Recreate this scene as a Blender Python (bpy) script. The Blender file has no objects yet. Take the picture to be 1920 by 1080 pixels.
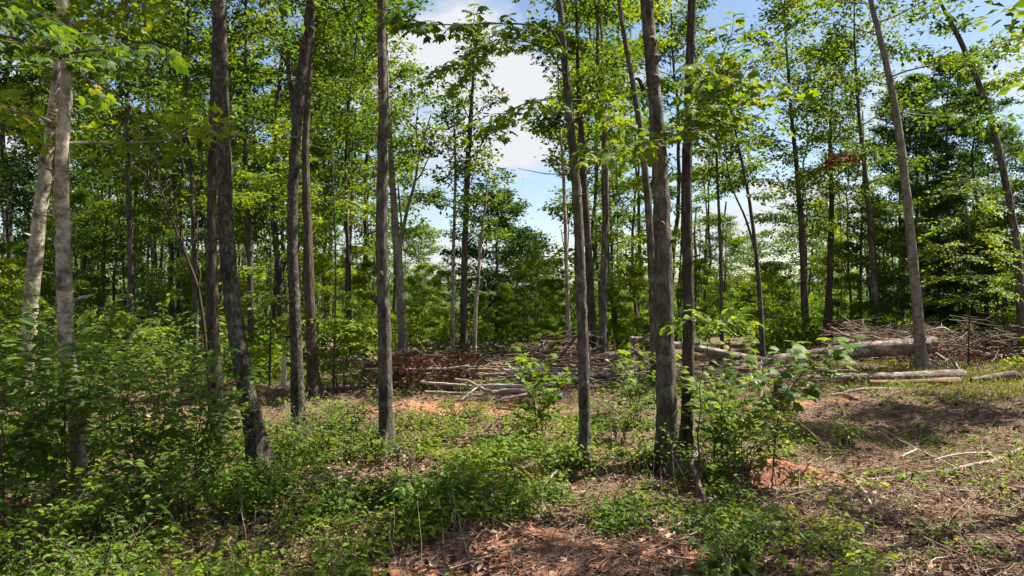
import bpy, math
import numpy as np
from mathutils import Vector, Matrix

# ------------------------------------------------------------------ camera, sky, sun, exposure
CAM_H = 2.4            # lens height above the clearing, metres
F = 1371.0             # focal length in pixels of a 1920 wide frame
scene = bpy.context.scene
COL = scene.collection
cam_data = bpy.data.cameras.new('camera')
cam_data.sensor_width = 36.0
cam_data.lens = 36.0 * F / 1920.0
cam_data.clip_start = 0.05
cam_data.clip_end = 3000.0
cam = bpy.data.objects.new('camera', cam_data)
cam.location = (0, 0, CAM_H)
cam.rotation_euler = (math.radians(90), 0, 0)
COL.objects.link(cam)
scene.camera = cam

SUN_AZ, SUN_EL = math.radians(67), math.radians(54)
world = bpy.data.worlds.new('World')
scene.world = world
world.use_nodes = True
wn = world.node_tree.nodes
wl = world.node_tree.links
for n in list(wn):
    wn.remove(n)
w_out = wn.new('ShaderNodeOutputWorld')
w_sky = wn.new('ShaderNodeTexSky')
w_sky.sky_type = 'NISHITA'
w_sky.sun_disc = False
w_sky.sun_elevation = SUN_EL
w_sky.sun_rotation = SUN_AZ
w_sky.air_density = 1.0
w_sky.dust_density = 0.6
w_bg = wn.new('ShaderNodeBackground')
w_bg.inputs['Strength'].default_value = 0.05
wl.new(w_sky.outputs[0], w_bg.inputs['Color'])
# fair-weather cumulus: fractal noise on a flat cloud deck seen in perspective
w_tc = wn.new('ShaderNodeTexCoord')
w_sep = wn.new('ShaderNodeSeparateXYZ')
wl.new(w_tc.outputs['Generated'], w_sep.inputs[0])
w_mx = wn.new('ShaderNodeMath'); w_mx.operation = 'MAXIMUM'; w_mx.inputs[1].default_value = 0.0
wl.new(w_sep.outputs['Z'], w_mx.inputs[0])
w_add = wn.new('ShaderNodeMath'); w_add.operation = 'ADD'; w_add.inputs[1].default_value = 0.22
wl.new(w_mx.outputs[0], w_add.inputs[0])
w_div = wn.new('ShaderNodeVectorMath'); w_div.operation = 'DIVIDE'
w_cmb = wn.new('ShaderNodeCombineXYZ')
for k in range(3):
    wl.new(w_add.outputs[0], w_cmb.inputs[k])
wl.new(w_tc.outputs['Generated'], w_div.inputs[0])
wl.new(w_cmb.outputs[0], w_div.inputs[1])
w_map = wn.new('ShaderNodeMapping')
w_map.inputs['Location'].default_value = (3.1, 1.7, 0.0)
w_map.inputs['Scale'].default_value = (1.0, 1.0, 1.0)
wl.new(w_div.outputs[0], w_map.inputs[0])
w_noise = wn.new('ShaderNodeTexNoise')
w_noise.inputs['Scale'].default_value = 1.35
w_noise.inputs['Detail'].default_value = 9.0
w_noise.inputs['Roughness'].default_value = 0.55
w_noise.inputs['Distortion'].default_value = 0.25
wl.new(w_map.outputs[0], w_noise.inputs['Vector'])
w_ramp = wn.new('ShaderNodeValToRGB')
w_ramp.color_ramp.elements[0].position = 0.515
w_ramp.color_ramp.elements[1].position = 0.59
wl.new(w_noise.outputs['Fac'], w_ramp.inputs[0])
w_cloud = wn.new('ShaderNodeBackground')
w_cloud.inputs['Color'].default_value = (0.93, 0.96, 1.0, 1)
w_cloud.inputs['Strength'].default_value = 0.28
w_mix = wn.new('ShaderNodeMixShader')
wl.new(w_ramp.outputs[0], w_mix.inputs[0])
wl.new(w_bg.outputs[0], w_mix.inputs[1])
wl.new(w_cloud.outputs[0], w_mix.inputs[2])
wl.new(w_mix.outputs[0], w_out.inputs[0])

sun_data = bpy.data.lights.new('sun', 'SUN')
sun_data.energy = 5.0
sun_data.angle = math.radians(0.53)
sun_data.color = (1.0, 0.95, 0.86)
sun = bpy.data.objects.new('sun', sun_data)
to_sun = Vector((math.sin(SUN_AZ) * math.cos(SUN_EL), math.cos(SUN_AZ) * math.cos(SUN_EL), math.sin(SUN_EL)))
sun.rotation_euler = to_sun.to_track_quat('Z', 'Y').to_euler()
sun.location = (20, 5, 30)
COL.objects.link(sun)

scene.view_settings.view_transform = 'Standard'
scene.view_settings.look = 'None'
scene.view_settings.exposure = 1.72
scene.view_settings.gamma = 1.0
scene.view_settings.use_curve_mapping = False
scene.render.engine = 'CYCLES'
scene.cycles.max_bounces = 4
scene.cycles.diffuse_bounces = 1
scene.cycles.glossy_bounces = 2
scene.cycles.transmission_bounces = 2
scene.cycles.transparent_max_bounces = 4
scene.cycles.sample_clamp_indirect = 6.0
scene.render.filter_size = 1.1
scene.cycles.use_adaptive_sampling = True
scene.cycles.adaptive_threshold = 0.03

UP = np.array([0.0, 0.0, 1.0])

# ------------------------------------------------------------------ helpers
def rg(seed):
    return np.random.default_rng(seed)

def nrm(a):
    return a / np.maximum(np.linalg.norm(a, axis=-1, keepdims=True), 1e-9)

def at(px, py, d):
    """the point d metres in front of the lens that lies on this sight line"""
    return np.array([(px - 960) / F * d, d, CAM_H - (py - 540) / F * d])

_w = rg(5)
_WD = _w.uniform(0, 6.283, 14); _WP = _w.uniform(0, 6.283, 14)
_WF = np.array([.35, .5, .7, .9, 1.3, 1.8, 2.4, 3.1, 4.2, 5.3, 6.5, 8, 9.5, 11])
_WA = np.array([.05, .05, .04, .04, .03, .028, .022, .018, .013, .011, .009, .007, .006, .005])
HOLLOW = (3.35, 9.15)

def gz(x, y):
    x = np.asarray(x, float); y = np.asarray(y, float)
    z = np.zeros(np.broadcast(x, y).shape)
    for k in range(14):
        z = z + _WA[k] * np.sin(_WF[k] * (x * np.cos(_WD[k]) + y * np.sin(_WD[k])) + _WP[k])
    far = np.clip((y - 24) / 60, 0, 1)
    z = z - 4.0 * far * far * np.exp(-((x - 0.5) / 30) ** 2)            # ground falls away into a draw
    z = z + 0.10 * np.exp(-((x - 13) / 4.5) ** 2 - ((y - 20) / 5) ** 2)   # bank on the right
    z = z + 6.0 * np.clip((y - 120) / 300, 0, 1)
    r2 = ((x - HOLLOW[0]) / .42) ** 2 + ((y - HOLLOW[1] + .12) / .3) ** 2
    z = z - 0.22 * np.exp(-r2 ** 2)                                         # pit torn by a root plate
    r3 = ((x - HOLLOW[0] + .25) / .5) ** 2 + ((y - HOLLOW[1] - .35) / .3) ** 2
    z = z + 0.16 * np.exp(-r3)
    return z

def ground_at(px, py):
    d = np.linspace(3, 120, 6000)
    x = (px - 960) / F * d
    z = CAM_H - (py - 540) / F * d
    i = np.argmax(z <= gz(x, d))
    return np.array([x[i], d[i], gz(x[i], d[i])])

def smooth_line(pts, n):
    pts = np.asarray(pts, float)
    if len(pts) == 2:
        t = np.linspace(0, 1, n)[:, None]
        return pts[0] * (1 - t) + pts[1] * t
    p = np.vstack([2 * pts[0] - pts[1], pts, 2 * pts[-1] - pts[-2]])
    m = len(pts) - 1
    u = np.linspace(0, m, n)
    i = np.minimum(u.astype(int), m - 1)
    t = (u - i)[:, None]
    p0, p1, p2, p3 = p[i], p[i + 1], p[i + 2], p[i + 3]
    return 0.5 * (2 * p1 + (p2 - p0) * t + (2 * p0 - 5 * p1 + 4 * p2 - p3) * t ** 2 + (3 * p1 - p0 - 3 * p2 + p3) * t ** 3)

class Acc:
    def __init__(self):
        self.V = []; self.T = []; self.Q = []; self.mt = []; self.mq = []; self.n = 0
    def add(self, V, T=None, Q=None, m=0):
        V = np.asarray(V, float).reshape(-1, 3)
        if T is not None and len(T):
            self.T.append(np.asarray(T) + self.n); self.mt.append(np.full(len(T), m))
        if Q is not None and len(Q):
            self.Q.append(np.asarray(Q) + self.n); self.mq.append(np.full(len(Q), m))
        self.V.append(V); self.n += len(V)
    def mesh(self, name, mats, smooth=True, origin=None):
        V = np.concatenate(self.V)
        if origin is not None:
            V = V - np.asarray(origin)
        T = np.concatenate(self.T) if self.T else np.zeros((0, 3), int)
        Q = np.concatenate(self.Q) if self.Q else np.zeros((0, 4), int)
        mi = np.concatenate(self.mt + self.mq)
        me = bpy.data.meshes.new(name)
        me.vertices.add(len(V)); me.vertices.foreach_set('co', V.astype(np.float32).ravel())
        me.loops.add(T.size + Q.size)
        me.loops.foreach_set('vertex_index', np.concatenate([T.ravel(), Q.ravel()]).astype(np.int32))
        nf = len(T) + len(Q)
        me.polygons.add(nf)
        st = np.concatenate([np.arange(len(T)) * 3, T.size + np.arange(len(Q)) * 4]).astype(np.int32)
        me.polygons.foreach_set('loop_start', st)
        me.polygons.foreach_set('material_index', mi.astype(np.int32))
        me.polygons.foreach_set('use_smooth', np.full(nf, smooth))
        for m in (mats if isinstance(mats, (list, tuple)) else [mats]):
            me.materials.append(m)
        me.update(calc_edges=True)
        return me

def link(name, me, parent=None, loc=None):
    o = bpy.data.objects.new(name, me)
    COL.objects.link(o)
    if parent is not None:
        o.parent = parent
    if loc is not None:
        o.location = loc
    return o

def tag(o, label=None, cat=None, group=None, kind=None):
    if label: o['label'] = label
    if cat: o['category'] = cat
    if group: o['group'] = group
    if kind: o['kind'] = kind
    return o

def thing(name, loc, label, cat, group=None):
    o = bpy.data.objects.new(name, None)
    o.empty_display_size = 0.2
    COL.objects.link(o)
    o.location = [float(v) for v in loc]
    return tag(o, label, cat, group)

def tube(pts, rad, n=8, rough=0.0, rng=None, cap=True, flare=None):
    pts = np.asarray(pts, float); k = len(pts); rad = np.asarray(rad, float)
    t = nrm(np.gradient(pts, axis=0))
    ax = np.abs(t.mean(0)); ref = np.eye(3)[int(np.argmin(ax))]
    u = nrm(np.cross(t, ref)); v = np.cross(t, u)
    a = np.linspace(0, 2 * math.pi, n, endpoint=False)
    R = rad[:, None] * np.ones(n)
    if rough and rng is not None:
        ph = rng.uniform(0, 6.28, 4)
        s = np.linspace(0, 1, k)[:, None] * k
        R = R * (1 + rough * (.5 * np.sin(2 * a + ph[0] + .21 * s) + .4 * np.sin(3 * a + ph[1] - .33 * s)) + rough * .6 * rng.normal(0, .6, (k, n)))
    if flare is not None:
        R = R * flare(np.arange(k), a)
    V = pts[:, None, :] + R[..., None] * (np.cos(a)[None, :, None] * u[:, None, :] + np.sin(a)[None, :, None] * v[:, None, :])
    V = V.reshape(-1, 3)
    i = np.arange(k - 1)[:, None] * n; j = np.arange(n)[None, :]; j2 = (j + 1) % n
    Q = np.stack([i + j, i + j2, i + n + j2, i + n + j], -1).reshape(-1, 4)
    T = np.zeros((0, 3), int)
    if cap:
        e = k * n
        V = np.vstack([V, V[:n], V[(k - 1) * n:k * n], pts[0], pts[-1]])
        jj = np.arange(n); j2 = (jj + 1) % n
        T = np.vstack([np.stack([np.full(n, e + 2 * n), e + j2, e + jj], -1), np.stack([np.full(n, e + 2 * n + 1), e + n + jj, e + n + j2], -1)])
    return V, T, Q

def tubes(P, R, n=3):
    """many thin tubes at once; P (m,k,3), R (m,k)"""
    m, k, _ = P.shape
    t = nrm(np.gradient(P, axis=1))
    ref = np.where(np.abs(t[..., 2:3]) > .8, np.array([1.0, 0, 0]), UP)
    u = nrm(np.cross(t, ref)); v = np.cross(t, u)
    a = np.linspace(0, 2 * math.pi, n, endpoint=False)
    V = P[:, :, None, :] + R[:, :, None, None] * (np.cos(a)[:, None] * u[:, :, None, :] + np.sin(a)[:, None] * v[:, :, None, :])
    base = (np.arange(m) * k * n)[:, None, None]
    i = np.arange(k - 1)[None, :, None] * n; j = np.arange(n)[None, None, :]; j2 = (j + 1) % n
    Q = np.stack(np.broadcast_arrays(base + i + j, base + i + j2, base + i + n + j2, base + i + n + j), -1).reshape(-1, 4)
    return V.reshape(-1, 3), Q

# leaf templates: x across, y along the midrib from the stalk, z up; unit length
def _oval(w=.5, droop=.12, fold=.10):
    y = np.array([0, .28, .62, 1.0]); half = np.array([0, .92, .8, 0]) * w / 2
    zc = -droop * y ** 2
    V = [(0, 0, 0), (0, y[1], zc[1]), (0, y[2], zc[2]), (0, 1, zc[3])]
    V += [(-half[1], y[1] - .03, zc[1] + fold * .5), (-half[2], y[2] - .03, zc[2] + fold * .5),
          (half[1], y[1] - .03, zc[1] + fold * .5), (half[2], y[2] - .03, zc[2] + fold * .5)]
    T = [(0, 1, 4), (2, 3, 5), (0, 6, 1), (2, 7, 3), (1, 2, 5), (1, 5, 4), (1, 6, 7), (1, 7, 2)]
    return np.array(V, float), np.array(T)

def _maple(droop=.15, wide=1.0):
    out = [(0, 0), (.12, .02), (.42, .02), (.34, .2), (.56, .5), (.36, .5), (.24, .56), (.28, .74), (.14, .72), (0, 1.0)]
    r = [(x * wide, y) for x, y in out]
    ring = r + [(-x, y) for x, y in r[-2:0:-1]]
    V = [(0, .36, 0)] + [(x, y, -droop * (x * x * 1.8 + (y - .36) ** 2)) for x, y in ring]
    n = len(ring)
    T = [(0, 1 + i, 1 + (i + 1) % n) for i in range(n)]
    return np.array(V, float), np.array(T)

def _rhomb(w=.62, fold=.12):
    V = [(0, 0, 0), (-w / 2, .5, fold), (0, 1, -.08), (w / 2, .5, fold)]
    return np.array(V, float), np.array([(0, 2, 1), (0, 3, 2)])

def _pent(w=.9):      # a lobed leaf reduced to three points, for crowns at a distance
    V = [(0, 0, 0), (-w * .5, .42, .06), (-.16, .5, .0), (0, 1, -.1), (.16, .5, .0), (w * .5, .42, .06)]
    return np.array(V, float), np.array([(0, 2, 1), (0, 3, 2), (0, 4, 3), (0, 5, 4)])

def _curl(w=.6):      # dry curled leaf
    V = [(0, 0, .02), (-w / 2, .4, .22), (0, .5, .0), (w / 2, .45, .16), (0, 1, .14)]
    return np.array(V, float), np.array([(0, 2, 1), (0, 3, 2), (1, 2, 4), (2, 3, 4)])

OVAL, MAPLE, RHOMB, PENT, CURL = _oval(.5, .2, .14), _maple(.38), _rhomb(), _pent(), _curl()
SLIM = _oval(.34, .2, .08)
TULIP = _maple(.2, 1.15)

def frames(D, N):
    y = nrm(D); x = nrm(np.cross(y, N)); z = np.cross(x, y)
    return x, y, z

def leaves(tpl, P, D, N, S):
    V, T = tpl
    x, y, z = frames(D, N)
    S = np.asarray(S)[:, None, None]
    W = P[:, None, :] + S * (V[None, :, 0:1] * x[:, None, :] + V[None, :, 1:2] * y[:, None, :] + V[None, :, 2:3] * z[:, None, :])
    TT = (np.arange(len(P)) * len(V))[:, None, None] + T[None]
    return W.reshape(-1, 3), TT.reshape(-1, 3)

# ------------------------------------------------------------------ materials
def new_mat(name):
    m = bpy.data.materials.new(name); m.use_nodes = True
    nt = m.node_tree
    for n in list(nt.nodes): nt.nodes.remove(n)
    out = nt.nodes.new('ShaderNodeOutputMaterial')
    return m, nt, nt.nodes, nt.links, out

def ramp(nt, fac, stops):
    r = nt.nodes.new('ShaderNodeValToRGB')
    e = r.color_ramp.elements
    while len(e) < len(stops): e.new(0.5)
    for k, (p, c) in enumerate(stops):
        e[k].position = p; e[k].color = (*c, 1)
    nt.links.new(fac, r.inputs[0])
    return r.outputs[0]

def noise(nt, scale, detail=4, rough=.6, vec=None, stretch=None):
    tc = nt.nodes.new('ShaderNodeTexCoord')
    v = tc.outputs['Object'] if vec is None else vec
    if stretch:
        mp = nt.nodes.new('ShaderNodeMapping'); mp.inputs['Scale'].default_value = stretch
        nt.links.new(v, mp.inputs[0]); v = mp.outputs[0]
    n = nt.nodes.new('ShaderNodeTexNoise')
    n.inputs['Scale'].default_value = scale; n.inputs['Detail'].default_value = detail; n.inputs['Roughness'].default_value = rough
    nt.links.new(v, n.inputs['Vector'])
    return n.outputs['Fac']

def mixc(nt, fac, a, b, mode='MIX'):
    m = nt.nodes.new('ShaderNodeMix'); m.data_type = 'RGBA'; m.blend_type = mode
    for s, v in ((m.inputs[0], fac), (m.inputs[6], a), (m.inputs[7], b)):
        if hasattr(v, 'is_output'): nt.links.new(v, s)
        elif isinstance(v, tuple): s.default_value = (*v, 1)
        else: s.default_value = v
    return m.outputs[2]

def leaf_mat(name, c0, c1, c2=None, trans=.42, rough=.55, tint=(1.95, 1.68, .42)):
    m, nt, N, L, out = new_mat(name)
    g = N.new('ShaderNodeNewGeometry')
    oi = N.new('ShaderNodeObjectInfo')
    ad = N.new('ShaderNodeMath'); ad.operation = 'ADD'
    L.new(g.outputs['Random Per Island'], ad.inputs[0]); L.new(oi.outputs['Random'], ad.inputs[1])
    fr = N.new('ShaderNodeMath'); fr.operation = 'FRACT'; L.new(ad.outputs[0], fr.inputs[0])
    st = [(0.0, c0), (0.75, c1)] + ([(0.97, c1), (1.0, c2)] if c2 else [])
    col = ramp(nt, fr.outputs[0], st)
    # clump-to-clump difference in age of the foliage
    cl = noise(nt, .55, 2, .5)
    col2 = mixc(nt, ramp(nt, cl, [(.38, (0, 0, 0)), (.62, (1, 1, 1))]), mixc(nt, 1.0, col, (.62, .74, .72), 'MULTIPLY'), mixc(nt, 1.0, col, (1.28, 1.16, .95), 'MULTIPLY'))
    p = N.new('ShaderNodeBsdfPrincipled')
    p.inputs['Roughness'].default_value = rough
    p.inputs['Specular IOR Level'].default_value = .2
    L.new(col2, p.inputs['Base Color'])
    t = N.new('ShaderNodeBsdfTranslucent')
    L.new(mixc(nt, 1.0, col2, tint, 'MULTIPLY'), t.inputs['Color'])
    mx = N.new('ShaderNodeMixShader'); mx.inputs[0].default_value = trans
    L.new(p.outputs[0], mx.inputs[1]); L.new(t.outputs[0], mx.inputs[2])
    L.new(mx.outputs[0], out.inputs[0])
    return m

def bark_mat(name, dark, mid, light, patch=None, ridge=(26, 26, 5), bump=.5, patch_amt=(.55, .68), rough=.9, dist=.04):
    m, nt, N, L, out = new_mat(name)
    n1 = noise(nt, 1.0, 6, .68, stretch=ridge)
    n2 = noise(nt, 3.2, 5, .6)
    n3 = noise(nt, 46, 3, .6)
    col = ramp(nt, n1, [(.37, dark), (.50, mid), (.64, light)])  # colour contrast stands in for furrow shading that the bump barely shows
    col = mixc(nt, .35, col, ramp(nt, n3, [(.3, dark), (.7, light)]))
    n4 = noise(nt, 1.0, 3, .55, stretch=(5, 5, 1.6))
    col = mixc(nt, 1.0, col, ramp(nt, n4, [(.30, (.50, .47, .44)), (.50, (.95, .93, .9)), (.70, (1.4, 1.4, 1.38))]), 'MULTIPLY')
    if patch:
        col = mixc(nt, ramp(nt, n2, [(patch_amt[0], (0, 0, 0)), (patch_amt[1], (.8, .8, .8))]), col, patch)
    p = N.new('ShaderNodeBsdfPrincipled')
    p.inputs['Roughness'].default_value = rough
    p.inputs['Specular IOR Level'].default_value = .2
    L.new(col, p.inputs['Base Color'])
    b = N.new('ShaderNodeBump'); b.inputs['Strength'].default_value = bump; b.inputs['Distance'].default_value = dist
    s = N.new('ShaderNodeMath'); s.operation = 'MULTIPLY_ADD'; s.inputs[1].default_value = .35
    L.new(n3, s.inputs[0]); L.new(n1, s.inputs[2])
    L.new(s.outputs[0], b.inputs['Height']); L.new(b.outputs[0], p.inputs['Normal'])
    L.new(p.outputs[0], out.inputs[0])
    return m

def stick_mat(name, a, b, c):
    m, nt, N, L, out = new_mat(name)
    g = N.new('ShaderNodeNewGeometry'); oi = N.new('ShaderNodeObjectInfo')
    ad = N.new('ShaderNodeMath'); ad.operation = 'ADD'
    L.new(g.outputs['Random Per Island'], ad.inputs[0]); L.new(oi.outputs['Random'], ad.inputs[1])
    fr = N.new('ShaderNodeMath'); fr.operation = 'FRACT'; L.new(ad.outputs[0], fr.inputs[0])
    col = ramp(nt, fr.outputs[0], [(0, a), (.5, b), (1, c)])
    n3 = noise(nt, 30, 4, .65)
    col = mixc(nt, 1.0, col, ramp(nt, n3, [(.3, (.55, .52, .5)), (.65, (1.1, 1.1, 1.1))]), 'MULTIPLY')
    p = N.new('ShaderNodeBsdfPrincipled'); p.inputs['Roughness'].default_value = .85
    p.inputs['Specular IOR Level'].default_value = .2
    L.new(col, p.inputs['Base Color'])
    bp = N.new('ShaderNodeBump'); bp.inputs['Strength'].default_value = .4; bp.inputs['Distance'].default_value = .01
    L.new(n3, bp.inputs['Height']); L.new(bp.outputs[0], p.inputs['Normal'])
    L.new(p.outputs[0], out.inputs[0])
    return m

M = {}
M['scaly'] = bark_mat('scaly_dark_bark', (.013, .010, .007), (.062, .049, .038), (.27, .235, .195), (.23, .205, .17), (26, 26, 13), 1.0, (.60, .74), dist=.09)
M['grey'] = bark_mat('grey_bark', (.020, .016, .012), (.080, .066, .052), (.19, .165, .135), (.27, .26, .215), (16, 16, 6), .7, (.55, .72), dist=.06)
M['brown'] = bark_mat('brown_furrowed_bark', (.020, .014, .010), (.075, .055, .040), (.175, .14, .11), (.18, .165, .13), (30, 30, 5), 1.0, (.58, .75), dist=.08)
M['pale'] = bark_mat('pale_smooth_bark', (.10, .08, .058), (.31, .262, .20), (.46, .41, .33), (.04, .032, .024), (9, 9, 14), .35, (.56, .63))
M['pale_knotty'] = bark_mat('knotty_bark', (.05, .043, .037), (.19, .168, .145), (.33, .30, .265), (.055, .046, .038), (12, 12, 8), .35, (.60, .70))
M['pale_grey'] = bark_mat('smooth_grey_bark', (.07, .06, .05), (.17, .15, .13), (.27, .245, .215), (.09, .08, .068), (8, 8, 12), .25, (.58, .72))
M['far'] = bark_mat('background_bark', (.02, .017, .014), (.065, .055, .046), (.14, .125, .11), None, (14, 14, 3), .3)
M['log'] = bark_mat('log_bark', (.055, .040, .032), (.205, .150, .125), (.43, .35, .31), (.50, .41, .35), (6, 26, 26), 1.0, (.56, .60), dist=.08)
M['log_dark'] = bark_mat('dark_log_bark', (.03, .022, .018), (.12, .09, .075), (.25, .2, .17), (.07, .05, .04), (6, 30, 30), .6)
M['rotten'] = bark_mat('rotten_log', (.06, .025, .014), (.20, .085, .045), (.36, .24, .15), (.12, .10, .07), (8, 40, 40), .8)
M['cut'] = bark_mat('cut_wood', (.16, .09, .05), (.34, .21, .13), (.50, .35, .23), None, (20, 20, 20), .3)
M['dead'] = stick_mat('dead_branch_wood', (.11, .068, .046), (.25, .168, .122), (.47, .365, .285))
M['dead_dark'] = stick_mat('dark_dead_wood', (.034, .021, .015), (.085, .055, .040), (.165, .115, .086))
M['bleached'] = stick_mat('bleached_branch_wood', (.22, .17, .14), (.37, .305, .26), (.54, .47, .41))
M['straw'] = stick_mat('dry_twigs_and_straw', (.13, .08, .052), (.28, .185, .125), (.45, .34, .25))
M['splinter'] = stick_mat('splintered_wood', (.46, .38, .28), (.55, .46, .34), (.62, .53, .41))
M['leaf'] = leaf_mat('canopy_leaf', (.022, .062, .014), (.098, .158, .020), trans=.48)
M['leaf_dark'] = leaf_mat('dense_leaf', (.018, .050, .016), (.045, .092, .022), trans=.38)
M['leaf_light'] = leaf_mat('light_leaf', (.080, .150, .014), (.165, .235, .018), (.25, .17, .02))
M['leaf_bright'] = leaf_mat('bright_understory_leaf', (.11, .185, .012), (.19, .27, .018), trans=.5)  # brightness of sunlit leaves raised in the leaf colour itself
M['leaf_shrub'] = leaf_mat('shrub_leaf', (.060, .125, .020), (.140, .215, .036), trans=.45)
M['leaf_weed'] = leaf_mat('weed_leaf', (.060, .120, .016), (.150, .220, .028), (.25, .21, .04), trans=.45)
M['leaf_red'] = leaf_mat('dry_red_leaf', (.055, .027, .018), (.165, .080, .050), (.26, .17, .10), trans=.2, tint=(1.3, .9, .8))
M['leaf_autumn'] = leaf_mat('autumn_red_leaf', (.17, .05, .02), (.27, .10, .03), trans=.35, tint=(1.3, .9, .8))
M['grass'] = leaf_mat('grass_blade', (.07, .12, .02), (.15, .19, .035), (.28, .22, .08), trans=.3)
M['litter'] = stick_mat('leaf_litter', (.10, .046, .029), (.265, .138, .088), (.46, .315, .23))

def ground_mat():
    m, nt, N, L, out = new_mat('forest_soil')
    at_ = N.new('ShaderNodeAttribute'); at_.attribute_name = 'clay'
    n1 = noise(nt, 1.6, 6, .6); n2 = noise(nt, 14, 5, .7); n3 = noise(nt, 70, 3, .7)
    lit = ramp(nt, n2, [(.30, (.032, .018, .012)), (.48, (.10, .055, .036)), (.62, (.19, .115, .078)), (.78, (.30, .21, .15))])
    lit = mixc(nt, .45, lit, ramp(nt, n3, [(.3, (.03, .02, .014)), (.5, (.12, .08, .054)), (.72, (.36, .27, .20))]))
    moss = ramp(nt, n3, [(.3, (.035, .045, .012)), (.7, (.11, .12, .03))])
    lit = mixc(nt, ramp(nt, n1, [(.56, (0, 0, 0)), (.72, (.6, .6, .6))]), lit, moss)
    clay = ramp(nt, n2, [(.3, (.17, .066, .036)), (.55, (.33, .145, .082)), (.75, (.45, .24, .15))])
    s = N.new('ShaderNodeMath'); s.operation = 'MULTIPLY_ADD'; s.inputs[1].default_value = .9; s.inputs[2].default_value = -.45
    L.new(n2, s.inputs[0])
    a = N.new('ShaderNodeMath'); a.operation = 'ADD'; L.new(s.outputs[0], a.inputs[0]); L.new(at_.outputs['Fac'], a.inputs[1])
    col = mixc(nt, ramp(nt, a.outputs[0], [(.38, (0, 0, 0)), (.62, (1, 1, 1))]), lit, clay)
    a2 = N.new('ShaderNodeAttribute'); a2.attribute_name = 'woods'
    col = mixc(nt, a2.outputs['Fac'], col, ramp(nt, noise(nt, .25, 5, .7), [(.3, (.02, .035, .012)), (.7, (.06, .09, .025))]))
    p = N.new('ShaderNodeBsdfPrincipled'); p.inputs['Roughness'].default_value = .95
    p.inputs['Specular IOR Level'].default_value = .1
    L.new(col, p.inputs['Base Color'])
    b = N.new('ShaderNodeBump'); b.inputs['Strength'].default_value = .9; b.inputs['Distance'].default_value = .03
    h = N.new('ShaderNodeMath'); h.operation = 'MULTIPLY_ADD'; h.inputs[1].default_value = .4
    L.new(n3, h.inputs[0]); L.new(n2, h.inputs[2]); L.new(h.outputs[0], b.inputs['Height'])
    L.new(b.outputs[0], p.inputs['Normal']); L.new(p.outputs[0], out.inputs[0])
    return m
M['ground'] = ground_mat()

# ------------------------------------------------------------------ ground
def clay_mask(x, y):
    x, y = x + .16 * np.sin(5.1 * y + 2.0 * x) + .09 * np.sin(11.3 * y - 4 * x), y + .15 * np.sin(4.3 * x - 1.3 * y) + .08 * np.sin(9.7 * x + 5 * y)
    c = .62 * np.exp(-((x + 1.0) / 2.9) ** 4 - ((y - 14.6) / 1.25) ** 4)                      # bare strip before the brush pile
    c = np.maximum(c, 1.0 * np.exp(-((x - .3) / 1.5) ** 4 - ((y - 6.1) / .85) ** 2))     # scrape at the front
    c = np.maximum(c, .55 * np.exp(-((x + 1.0) / .7) ** 2 - ((y - 6.6) / .7) ** 2))
    c = np.maximum(c, .85 * np.exp(-((x - HOLLOW[0] - .1) / .8) ** 2 - ((y - HOLLOW[1] - .05) / .75) ** 2))
    c = np.maximum(c, .6 * np.exp(-((x - 6.3) / 2.0) ** 2 - ((y - 15.3) / .8) ** 2))
    c = np.maximum(c, .7 * np.exp(-((x + 4.6) / 1.2) ** 2 - ((y - 13.2) / .6) ** 2))
    c = np.maximum(c, .5 * np.exp(-((x - 2.2) / 2.5) ** 2 - ((y - 7.6) / .8) ** 2))
    return c

def axis(lo, hi, step, far_lo, far_hi, growth=1.16):
    mid = list(np.arange(lo, hi + 1e-6, step))
    s, v = step, lo
    left = []
    while v > far_lo:
        s *= growth; v -= s; left.append(v)
    s, v = step, mid[-1]
    right = []
    while v < far_hi:
        s *= growth; v += s; right.append(v)
    return np.array(left[::-1] + mid + right)

gx = axis(-9, 10, .095, -900, 900)
gy = axis(3.5, 20, .095, -120, 1500)
X, Y = np.meshgrid(gx, gy)
Zg = gz(X, Y)
near = np.exp(-((X) / 14) ** 4 - ((Y - 10) / 14) ** 4)
Zg = Zg + near * rg(9).normal(0, .012, X.shape)
A = Acc()
nx, ny = len(gx), len(gy)
ii, jj = np.meshgrid(np.arange(nx - 1), np.arange(ny - 1))
v0 = jj * nx + ii
A.add(np.stack([X, Y, Zg], -1).reshape(-1, 3), None, np.stack([v0, v0 + 1, v0 + nx + 1, v0 + nx], -1).reshape(-1, 4))
me = A.mesh('ground', M['ground'])
att = me.attributes.new('clay', 'FLOAT', 'POINT')
att.data.foreach_set('value', clay_mask(X, Y).astype(np.float32).ravel())
att = me.attributes.new('woods', 'FLOAT', 'POINT')
att.data.foreach_set('value', np.clip((np.hypot(X, Y) - 30) / 25, 0, 1).astype(np.float32).ravel())
tag(link('ground', me), 'forest clearing floor of red clay and leaf litter', None, kind='structure')

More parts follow.
